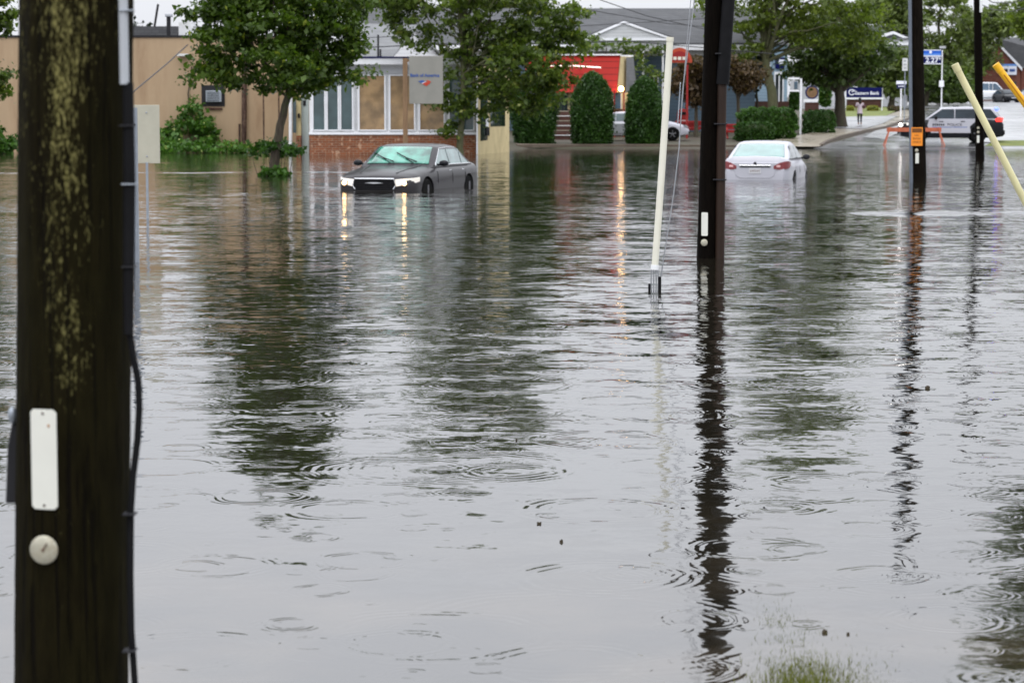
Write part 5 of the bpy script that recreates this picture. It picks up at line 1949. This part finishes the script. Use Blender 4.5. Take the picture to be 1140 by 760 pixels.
gp = G(957, 142)
pr = thing('person', 'person in pale pink top and black leggings walking away up the path with a bag', 'person', (gp.x, gp.y, gp.z + .12))
V = [(0, 0, .92), (0, .0, 1.08), (0, .01, 1.25), (0, .01, 1.38), (0, .01, 1.47), (0, .02, 1.56), (0, .03, 1.65),
     (-.09, 0, .86), (-.10, -.06, .48), (-.10, -.16, .09), (-.10, -.05, .04),
     (.09, 0, .86), (.10, .10, .48), (.10, .12, .09), (.10, .24, .03),
     (-.17, .01, 1.36), (-.24, .0, 1.12), (-.20, .16, .98), (-.18, .24, 1.0),
     (.17, .01, 1.36), (.24, -.02, 1.12), (.22, .14, 1.0), (.20, .22, 1.04)]
E = [(0, 1), (1, 2), (2, 3), (3, 4), (4, 5), (5, 6), (0, 7), (7, 8), (8, 9), (9, 10), (0, 11), (11, 12), (12, 13), (13, 14), (3, 15), (15, 16), (16, 17), (17, 18), (3, 19), (19, 20), (20, 21), (21, 22)]
Rr = [(.13, .10), (.11, .085), (.13, .09), (.12, .08), .05, .085, .075, .085, .055, .04, .035, .085, .055, .04, .035, .05, .04, .032, .026, .05, .04, .032, .026]
# fingers
for base, sgn in ((18, -1), (22, 1)):
    bv = V[base]
    for k in range(5):
        dx = (k - 2) * .016
        l = (.05, .065, .07, .065, .05)[k] if k else .045
        i0 = len(V)
        V.append((bv[0] + dx * 1.1, bv[1] + .035, bv[2] + .005))
        V.append((bv[0] + dx * 1.3, bv[1] + .035 + l, bv[2] - .02))
        E += [(base, i0), (i0, i0 + 1)]
        Rr += [.009, .008]
skin_chain(V, E, Rr, 'body', 'skin', pr, 1)
skin_chain([(0, 0, .90), (0, 0, 1.08), (0, .01, 1.25), (0, .01, 1.37), (-.175, .01, 1.36), (-.24, 0, 1.18), (.175, .01, 1.36), (.24, -.01, 1.18), (0, 0, .80)],
           [(0, 1), (1, 2), (2, 3), (3, 4), (4, 5), (3, 6), (6, 7), (0, 8)], [(.165, .13), (.145, .11), (.16, .115), (.13, .095), .065, .06, .065, .06, (.175, .13)], 'top', 'pinkcloth', pr, 1)
skin_chain([(0, 0, .88), (-.09, 0, .80), (-.10, -.06, .48), (-.10, -.15, .16), (.09, 0, .80), (.10, .10, .48), (.10, .12, .16)],
           [(0, 1), (1, 2), (2, 3), (0, 4), (4, 5), (5, 6)], [(.13, .11), .10, .066, .05, .10, .066, .05], 'leggings', 'blackcloth', pr, 1)
MB().ball((0, .005, 1.60), .10, .11, .12, 8).ball((0, -.06, 1.46), .085, .06, .17, 8).build('hair', 'hair', pr, True)
for s, y_ in ((-.10, -.10), (.10, .18)):
    MB().ball((s, y_, .04), .05, .13, .045, 8).build('shoe', 'white', pr, True)
bg = thing('shoulder_bag', 'dark maroon bag carried at the right side of the walking person', 'bag', (gp.x, gp.y, gp.z + .12))
bg.scale = pr.scale = (1.08, 1.08, 1.08)
MB().ball((.27, .02, 1.17), .09, .17, .14, 8).build('body', 'bagcloth', bg, True)
MB().tube([(.27, -.1, 1.28), (.19, -.06, 1.43), (.14, .02, 1.46), (.22, .12, 1.36), (.27, .13, 1.26)], .012, 6).build('strap', 'bagcloth', bg, True)

# ------------------------------------------------------------------ overhead cables
def cable(label, pts, r=.015, m='wire', name='overhead_cable', sag=True):
    P = [W(*p) for p in pts]
    out = []
    for a, b in zip(P, P[1:]):
        n = 10
        for i in range(n):
            q = a.lerp(b, i / n)
            out.append(q)
    out.append(P[-1])
    c = out[len(out) // 2]
    o = MB().tube([q - c for q in out], r, 5).build(name, m)
    o.location = c
    tag(o, label, 'cable')
    return o


cable('thin cable slanting up the beige wall to its bracket', [(100, 136, 92), (150, 101, 100), (185, 72, 107), (209, 50, 111.7)], .03)
cable('lower cable crossing the pale roof behind the shop', [(330, 58, 100), (400, 53.5, 104), (470, 50, 108), (560, 50, 112), (700, 46, 118), (860, 60, 122)], .022)
cable('upper cable crossing the pale roof behind the shop', [(330, 45, 100), (400, 42.5, 104), (470, 39.5, 108), (560, 34, 112), (700, 26, 120), (800, 20, 124)], .018)
cable('cable sloping down across the sky left of the middle pole', [(640, -22, 100), (668, 0, 104), (720, 18, 110), (800, 36, 118)], .02)
cable('second cable sloping down across the grey roof', [(600, 2, 110), (660, 12, 114), (740, 26, 120), (810, 32, 126)], .018)
cable('drooping cable loop at the top right corner', [(1085, -10, 98), (1105, 3, 95), (1125, 4, 92), (1150, -3, 88)], .02)
cable('second drooping cable at the top right corner', [(1085, 2, 98), (1105, 11, 95), (1125, 13, 92), (1150, 8, 88)], .02)

# ------------------------------------------------------------------ shrubs
def cedar(label, px0, px1, top, Y=126.5, n=30000):
    a, b = W(px0, 160, Y), W(px1, 160, Y)
    zt = W(0, top, Y).z
    xm, r = (a.x + b.x) / 2, (b.x - a.x) / 2
    zg = terr(xm, Y)
    t = thing('cedar_shrub', label, 'shrub', (xm, Y, zg), 0, 'cedars along the bank')
    h = zt - zg
    u = RNG.uniform(0, 1, n)
    prof = np.where(u < .35, .86 + .14 * (u / .35), np.sqrt(np.clip(1 - ((u - .35) / .65) ** 1.9, 0, 1)))
    th = RNG.uniform(0, 2 * PI, n)
    ph_ = random.uniform(0, 6)
    lump = 1 + .09 * np.sin(th * 4 + u * 8 + ph_) + .06 * np.sin(th * 9 - u * 19 + ph_) + .05 * np.sin(th * 17 + u * 41)
    rad = r * prof * lump * (1 - np.abs(RNG.normal(0, .10, n)) + (RNG.random(n) < .05) * RNG.uniform(.05, .20, n))
    P = np.stack([rad * np.cos(th), rad * np.sin(th), u * h + RNG.normal(0, .04, n)], 1)
    leaves_mesh('foliage', P, .105, 'cedar', t, .5, .42)
    MB().tube([(0, 0, -.1), (0.02, 0, h * .5), (0, 0, h * .85)], [.09, .06, .02], 8).build('trunk', 'bark', t, True)
    # dense inner mass of old growth
    vs, fs = [], []
    for i in range(13):
        uu = i / 12
        pr_ = .86 + .14 * (uu / .35) if uu < .35 else math.sqrt(max(0, 1 - ((uu - .35) / .65) ** 1.9))
        for k in range(16):
            q = 2 * PI * k / 16
            rr_ = r * pr_ * .78 * random.uniform(.92, 1.05) + .01
            vs.append((rr_ * math.cos(q), rr_ * math.sin(q), uu * h * .95))
    for i in range(12):
        for k in range(16):
            k2 = (k + 1) % 16
            fs.append((i * 16 + k, i * 16 + k2, (i + 1) * 16 + k2, (i + 1) * 16 + k))
    MB().add(vs, fs).build('inner_growth', 'cedar', t)
    return t


cedar('largest cedar shrub, leftmost of three, under the drooping maple', 569, 620, 76)
cedar('dark cone-shaped cedar between the brick steps and the parked car', 635, 683, 81)
cedar('rightmost cedar shrub, hiding the middle of the parked car', 696, 738, 87)


def hedge(label, px0, px1, top, Y, d, n, m='hedge', size=.14, rnd=.35, name='hedge', bottom=None, cat='hedge'):
    a, b = W(px0, 150, Y), W(px1, 150, Y)
    xm, hw = (a.x + b.x) / 2, (b.x - a.x) / 2
    zg = terr(xm, Y) if bottom is None else W(0, bottom, Y).z
    h = W(0, top, Y).z - zg
    t = thing(name, label, cat, (xm, Y, zg))
    d_ = RNG.normal(size=(n, 3))
    p = 5.0
    k = (np.abs(d_[:, 0]) ** p + np.abs(d_[:, 1]) ** p + np.abs(d_[:, 2]) ** p) ** (1 / p)
    d_ = d_ / k[:, None] * (1 - np.abs(RNG.normal(0, .08, n)))[:, None]
    lump = 1 + .09 * np.sin(d_[:, 0] * 7) * np.cos(d_[:, 2] * 5) + .06 * np.sin(d_[:, 0] * 17 + d_[:, 2] * 11)
    P = np.stack([d_[:, 0] * hw * lump, d_[:, 1] * d, h / 2 + d_[:, 2] * h / 2 * lump], 1)
    leaves_mesh('foliage', P, size, m, t, .4, .6)
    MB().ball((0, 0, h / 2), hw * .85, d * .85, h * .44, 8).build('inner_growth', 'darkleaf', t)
    return t


hedge('big loose bright green shrub behind the white sedan', 822, 886, 120, 131, 1.0, 22000, size=.105)
hedge('clipped low dark green hedge between the shrub and the walking person', 894, 929, 123, 142, .8, 12000, 'cedar', .09)
hedge('dark low shrub at the foot of the bright green one', 818, 862, 136, 129.3, .5, 7000, 'cedar', .09)
for px_, w_, lab in ((946, 4, 'small yellow-green shrub at the left foot of the navy bank sign'), (971, 6, 'small yellow-green shrub at the right foot of the navy bank sign'), (995, 7, 'small dull reddish shrub right of the navy bank sign')):
    hedge(lab, px_ - w_, px_ + w_, 118 if px_ < 990 else 118.5, 199, .4, 900, 'yellowshrub' if px_ < 990 else 'plum', .12, name='small_shrub', cat='shrub')
hedge('long dark hedge across the far side of the car park', 1010, 1082, 98, 235, 1.5, 5000, 'darkleaf', .3, bottom=114)
hedge('bright upright shrub right of the round wooden sign', 912, 924, 92, 164, .6, 1800, 'weed', .16, name='small_shrub', bottom=118, cat='shrub')
hedge('small green shrub beneath the framed panel', 879, 889, 102, 150, .5, 1400, 'hedge', .14, name='small_shrub', bottom=122, cat='shrub')

# ------------------------------------------------------------------ trees
def blob(px, py, rx, ry, Y, dy=0, depth=None):
    """ellipsoid centred where (px,py) is seen at Y; radii in pixels"""
    c = W(px, py, Y + dy)
    s = FPX / Y
    return (c.x, c.y, c.z, rx / s, depth or rx / s * .8, ry / s)


# maple standing in the water
Y1 = 69
b0 = W(303, 196, Y1)
make_tree('maple_tree', 'dark green maple standing in the water in front of the beige building', (b0.x, Y1, -.5),
          [(b0.x, Y1, -.5), tuple(W(304, 190, Y1)), tuple(W(310, 150, Y1)), tuple(W(320, 108, Y1)), tuple(W(326, 60, Y1)), tuple(W(318, 0, Y1)), tuple(W(312, -90, Y1))], .165,
          [blob(300, 20, 78, 42, Y1), blob(245, 40, 36, 34, Y1), blob(240, 82, 30, 17, Y1), blob(262, 78, 26, 20, Y1), blob(370, 45, 40, 38, Y1), blob(348, 78, 36, 24, Y1), blob(318, 70, 45, 24, Y1, -1), blob(395, 82, 20, 13, Y1),
           blob(300, -60, 78, 56, Y1), blob(306, -110, 48, 46, Y1), blob(330, -150, 26, 34, Y1), blob(285, -165, 14, 30, Y1), blob(350, -120, 26, 30, Y1), blob(268, 90, 22, 10, Y1), blob(230, 8, 28, 22, Y1), blob(382, 10, 26, 30, Y1), blob(327, 98, 14, 12, Y1), blob(255, 94, 8, 11, Y1), blob(352, 97, 10, 11, Y1), blob(407, 88, 12, 7, Y1), blob(220, 60, 10, 8, Y1), blob(296, 100, 9, 9, Y1)],
          560, 70, .35, .15, 'maple', 'bark', nbr=46, br0=.52)
weed_patch('maple_suckers', 'leafy suckers sprouting round the foot of the maple in the water', [(280, 335, 157, 171, 69.2, .55), (290, 318, 184, 199, 68.8, .5), (300, 326, 155, 168, 69.4, .3)], 40, .13, 'hedge', per=30, rad=.20)
# pale maple by the bank sign
Y2 = 103.5
b0 = W(512, 171, Y2)
make_tree('maple_tree', 'tall loose maple rising beside the bank sign in front of the shop', (b0.x, Y2, -.3),
          [(b0.x, Y2, -.3), tuple(W(512, 165, Y2)), tuple(W(515, 120, Y2)), tuple(W(516, 70, Y2)), tuple(W(512, 20, Y2)), tuple(W(508, -60, Y2)), tuple(W(512, -130, Y2))], .17,
          [blob(460, 15, 36, 18, Y2), blob(480, 36, 28, 14, Y2), blob(520, 20, 38, 26, Y2), blob(512, 52, 26, 14, Y2), blob(600, 25, 48, 36, Y2), blob(585, 72, 40, 34, Y2, -1), blob(560, 100, 32, 26, Y2, -1), blob(610, 78, 26, 22, Y2), blob(530, 92, 22, 18, Y2), blob(545, 60, 26, 26, Y2), blob(500, 108, 14, 16, Y2),
           blob(632, 30, 26, 28, Y2), blob(540, -60, 90, 60, Y2), blob(520, -130, 70, 60, Y2), blob(440, -10, 40, 24, Y2), blob(505, 145, 12, 10, Y2), blob(592, 120, 20, 18, Y2, .5), blob(514, 128, 10, 24, Y2, -.2), blob(535, 118, 14, 14, Y2), blob(490, 118, 9, 14, Y2), blob(548, 130, 10, 10, Y2), blob(575, 98, 30, 22, Y2), blob(570, 50, 40, 26, Y2), blob(625, 60, 22, 26, Y2), blob(622, 92, 20, 22, Y2), blob(498, 78, 18, 14, Y2), blob(470, 55, 8, 15, Y2), blob(490, 60, 8, 14, Y2), blob(452, 40, 13, 9, Y2), blob(642, 62, 9, 20, Y2), blob(434, 18, 10, 14, Y2)],
          640, 62, .48, .19, 'maple2', 'barkmoss', nbr=60, br0=.42)
# locust
Y4 = 148
b0 = W(862, 126, Y4)
make_tree('locust_tree', 'wide airy locust tree with a leaning trunk behind the white sedan', (b0.x, Y4, terr(b0.x, Y4)),
          [(b0.x, Y4, terr(b0.x, Y4)), tuple(W(859, 100, Y4)), tuple(W(853, 75, Y4)), tuple(W(850, 50, Y4)), tuple(W(862, 10, Y4)), tuple(W(875, -60, Y4)), tuple(W(885, -130, Y4))], .34,
          [blob(850, 10, 45, 20, Y4), blob(920, 15, 60, 20, Y4), blob(975, 30, 32, 22, Y4), blob(835, 35, 34, 14, Y4), blob(905, 42, 50, 16, Y4), blob(800, 8, 28, 12, Y4), blob(880, -40, 90, 36, Y4), blob(900, -100, 80, 50, Y4), blob(880, -150, 50, 40, Y4), blob(830, 58, 22, 10, Y4), blob(955, 52, 24, 12, Y4), blob(780, 4, 20, 7, Y4)],
          500, 60, .82, .23, 'locust', 'barkmoss', nbr=60, flat=.35)
Y5 = 158
b0 = W(936, 138, Y5)
make_tree('shade_tree', 'dense dark tree with a thick trunk left of the navy bank sign', (b0.x, Y5, terr(b0.x, Y5)),
          [(b0.x, Y5, terr(b0.x, Y5)), tuple(W(935, 110, Y5)), tuple(W(932, 85, Y5)), tuple(W(930, 55, Y5)), tuple(W(935, 10, Y5))], .42,
          [blob(918, 70, 32, 20, Y5), blob(950, 72, 30, 18, Y5), blob(922, 90, 20, 8, Y5), blob(896, 82, 20, 12, Y5), blob(890, 66, 18, 12, Y5), blob(935, 50, 48, 24, Y5), blob(975, 62, 20, 18, Y5)],
          230, 55, .75, .24, 'darkleaf', 'bark', nbr=40)
Y6 = 140
b0 = W(822, 128, Y6)
make_tree('plum_tree', 'small reddish-brown leaved tree on both sides of the middle pole', (b0.x, Y6, terr(b0.x, Y6)),
          [(b0.x, Y6, terr(b0.x, Y6)), tuple(W(822, 112, Y6)), tuple(W(818, 95, Y6)), tuple(W(810, 70, Y6))], .13,
          [blob(825, 88, 20, 14, Y6), blob(800, 80, 26, 16, Y6), blob(838, 84, 12, 16, Y6)], 100, 60, .55, .2, 'plum', 'bark', nbr=22)
b0 = W(775, 128, 137)
make_tree('plum_tree', 'bushy brown-leaved tree directly right of the leaning cream tube', (b0.x, 137, terr(b0.x, 137)),
          [(b0.x, 137, terr(b0.x, 137)), tuple(W(775, 110, 137)), tuple(W(774, 90, 137)), tuple(W(776, 70, 137))], .12,
          [blob(775, 90, 20, 24, 137), blob(772, 76, 18, 14, 137), blob(752, 96, 10, 14, 137), blob(782, 108, 12, 12, 137)], 110, 60, .5, .2, 'plum', 'bark', nbr=20)
b0 = W(845, 122, 156)
make_tree('plum_tree', 'dark leafy tree behind the leaning locust trunk', (b0.x, 156, terr(b0.x, 156)),
          [(b0.x, 156, terr(b0.x, 156)), tuple(W(842, 100, 156)), tuple(W(840, 80, 156))], .12,
          [blob(838, 78, 18, 18, 156), blob(826, 96, 14, 10, 156), blob(842, 60, 20, 14, 156)], 80, 55, .6, .2, 'conifer', 'bark', nbr=14)
# slim tree whose sprays hang before the pediment
b0 = W(668, 118, 141)
make_tree('young_tree', 'thin young tree whose sprays cross below the white pediment', (b0.x, 146, terr(b0.x, 146)),
          [(b0.x, 146, terr(b0.x, 146)), tuple(W(672, 80, 146)), tuple(W(676, 50, 146))], .10,
          [blob(655, 50, 20, 9, 146), blob(690, 52, 30, 7, 146), blob(724, 56, 22, 8, 146), blob(728, 85, 14, 14, 144), blob(712, 74, 16, 10, 144)], 52, 30, .5, .2, 'maple2', 'bark', nbr=24)
# left edge
b0 = W(-55, 165, 84)
make_tree('maple_tree', 'leafy green tree at the far left edge behind the mossy pole', (b0.x, 84, -.4),
          [(b0.x, 84, -.4), tuple(W(-52, 100, 84)), tuple(W(-45, 30, 84)), tuple(W(-45, -100, 84))], .2,
          [blob(-20, 20, 36, 30, 84), blob(-14, 90, 32, 22, 84), blob(-45, -40, 60, 60, 84), blob(-45, -130, 46, 40, 84), blob(-40, 60, 40, 30, 84)], 300, 60, .42, .17, 'maple2', 'bark', nbr=34)
b0 = W(155, 120, 150)
make_tree('conifer_tree', 'dark conifer peeking out beside the mossy pole above the beige roof', (b0.x - .8, 150, terr(b0.x, 150)),
          [(b0.x - .8, 150, terr(b0.x, 150)), (b0.x - .8, 150, 4), (b0.x - .8, 150, 8)], .2,
          [blob(140, 60, 22, 14, 150), blob(142, 40, 18, 14, 150), blob(148, 52, 12, 18, 150)], 90, 55, .7, .24, 'conifer', 'bark', nbr=14)
# out of frame on the right, reflected in the near water
make_tree('overhanging_tree', 'dark leafy tree outside the right edge whose crown mirrors in the water', (12.6, 44, -.4),
          [(12.6, 44, -.4), (12.5, 44, 2.5), (12.2, 44, 6), (11.6, 44, 9)], .24,
          [(10.2, 44, 7.2, 1.5, 1.6, 1.6), (10.4, 43.5, 9.4, 1.9, 1.8, 1.6), (9.5, 44, 8.6, 1.0, 1.3, 1.2), (12.3, 44, 7.2, 2.0, 2.0, 2.2), (9.4, 43.8, 6.2, .6, 1.0, .8)], 310, 60, .42, .16, 'maple', 'bark', nbr=30)

# far trees, each its own
FT = [
    ('conifer_tree', 'tall airy tree with bare forked limbs right of the notice pole', 1046, 250, [(1040, 66, 30, 16), (1060, 80, 26, 16), (1030, 20, 18, 8), (1072, 30, 14, 12), (1046, 0, 30, 6), (1012, 50, 12, 18), (1052, 48, 20, 12), (1024, 46, 14, 10)], 'farleaf', 170),
    ('pine_tree', 'broad grey-green tree behind the far slim pole', 1082, 285, [(1094, 56, 24, 24), (1112, 26, 26, 14), (1078, 80, 14, 14), (1085, 40, 18, 20)], 'farleaf', 170),
    ('shade_tree', 'bright green tree top at the top right corner', 1150, 235, [(1140, 30, 14, 14), (1160, 20, 30, 30), (1150, 8, 20, 12)], 'locust', 90),
    ('shade_tree', 'dark green tree behind the fuel price sign', 1030, 226, [(1030, 88, 26, 14), (1012, 76, 18, 20), (1058, 92, 20, 12)], 'darkleaf', 120),
    ('shade_tree', 'dark green tree in front of the white-eaved building', 992, 213, [(990, 78, 20, 18), (985, 95, 24, 10), (1002, 62, 12, 12), (960, 84, 16, 12)], 'farleaf', 120),
    ('shade_tree', 'pale green tree between the locust crown and the notice pole', 1003, 228, [(1000, 22, 24, 20), (985, 5, 30, 14), (1005, 45, 18, 12)], 'farleaf', 110),
    ('shade_tree', 'pale treetop showing above the long grey roof on the left', 415, 240, [(400, 2, 30, 10), (430, 0, 30, 10), (380, 8, 20, 12)], 'locust', 110),
    ('shade_tree', 'distant treetop above the grey roof behind the pale maple', 560, 250, [(540, 4, 30, 8), (580, 2, 30, 9), (510, 6, 18, 8)], 'locust', 100),
    ('shade_tree', 'green tree behind the eaved building to its left', 905, 236, [(900, 40, 36, 18), (930, 20, 30, 20), (870, 30, 26, 20)], 'farleaf', 120),
    ('shade_tree', 'big distant tree rising right of the notice pole foot', 1075, 300, [(1078, 66, 34, 22), (1108, 24, 28, 20), (1035, 72, 26, 18), (1070, 18, 22, 12)], 'farleaf', 170),
    ('shade_tree', 'distant tree mass beyond the brick building at the right edge', 1175, 320, [(1165, 60, 40, 30), (1190, 30, 40, 40)], 'farleaf', 120),
]
for nm, lab, px_, Yt, bl, lf, ncl in FT:
    zb_ = terr(W(px_, 100, Yt).x, Yt)
    x_ = W(px_, 100, Yt).x
    zt_ = W(px_, min(b[1] for b in bl), Yt).z
    make_tree(nm, lab, (x_, Yt, zb_), [(x_, Yt, zb_), (x_ + .2, Yt, zb_ + (zt_ - zb_) * .4), (x_ - .2, Yt, zb_ + (zt_ - zb_) * .75), (x_, Yt, zt_)], .3,
              [blob(a_, b_, c_, d_, Yt) for a_, b_, c_, d_ in bl], ncl, 45, 1.15, .42, lf, 'bark', nbr=30, flat=.5)

# ------------------------------------------------------------------ world, sun, camera
w = bpy.data.worlds.new('World')
bpy.context.scene.world = w
w.use_nodes = True
nt = w.node_tree
bg_ = nt.nodes['Background']
sky = nt.nodes.new('ShaderNodeTexSky')
sky.sky_type = 'NISHITA'
sky.sun_disc = False
SE, SR = math.radians(52), math.radians(200)
sky.sun_elevation = SE
sky.sun_rotation = SR
sky.air_density = 1.0
sky.dust_density = 4.0
tc = nt.nodes.new('ShaderNodeTexCoord')
sp = nt.nodes.new('ShaderNodeSeparateXYZ')
nt.links.new(tc.outputs['Generated'], sp.inputs[0])
el = mth(nt, 'MAXIMUM', sp.outputs[2], 0.0)
lum = mth(nt, 'MULTIPLY_ADD', el, 22.0, 8.8)          # an overcast sky is brighter overhead
cn = nt.nodes.new('ShaderNodeTexNoise')
cn.inputs['Scale'].default_value = 3.0
cn.inputs['Detail'].default_value = 5
mp = nt.nodes.new('ShaderNodeMapping')
mp.inputs['Scale'].default_value = (1, 1, 3.5)
nt.links.new(tc.outputs['Generated'], mp.inputs[0])
nt.links.new(mp.outputs[0], cn.inputs['Vector'])
lum = mth(nt, 'MULTIPLY', lum, mth(nt, 'MULTIPLY_ADD', cn.outputs[0], .28, .86))
cb = nt.nodes.new('ShaderNodeCombineXYZ')
for i, k in enumerate((.955, .978, 1.04)):
    nt.links.new(mth(nt, 'MULTIPLY', lum, k), cb.inputs[i])
mx = nt.nodes.new('ShaderNodeMix')
mx.data_type = 'RGBA'
mx.inputs['Factor'].default_value = .93
nt.links.new(sky.outputs[0], mx.inputs['A'])
nt.links.new(cb.outputs[0], mx.inputs['B'])
nt.links.new(mx.outputs['Result'], bg_.inputs[0])
bg_.inputs[1].default_value = .1

sl = bpy.data.lights.new('sun', 'SUN')
sl.energy = .7
sl.angle = math.radians(25)
sl.color = (1, .97, .92)
so = bpy.data.objects.new('sun', sl)
C.objects.link(so)
dvec = Vector((math.sin(SR) * math.cos(SE), math.cos(SR) * math.cos(SE), math.sin(SE)))
so.rotation_euler = dvec.to_track_quat('Z', 'Y').to_euler()

cam = bpy.data.cameras.new('camera')
cam.sensor_width = 36
cam.lens = FPX / 1140 * 36
cam.clip_end = 6000
cam.dof.use_dof = True
cam.dof.focus_distance = 17
cam.dof.aperture_fstop = 6.5
cobj = bpy.data.objects.new('camera', cam)
C.objects.link(cobj)
cobj.location = (0, 0, HC)
cobj.rotation_euler = (PI / 2 - TH, 0, 0)
sc = bpy.context.scene
sc.camera = cobj
sc.view_settings.view_transform = 'Standard'
sc.view_settings.look = 'None'
sc.view_settings.exposure = 0
sc.view_settings.gamma = 1
sc.render.engine = 'CYCLES'
sc.cycles.max_bounces = 6
sc.cycles.diffuse_bounces = 2
sc.cycles.glossy_bounces = 4
sc.cycles.transmission_bounces = 2
sc.cycles.sample_clamp_indirect = 8
sc.cycles.use_denoising = True
sc.cycles.use_adaptive_sampling = True
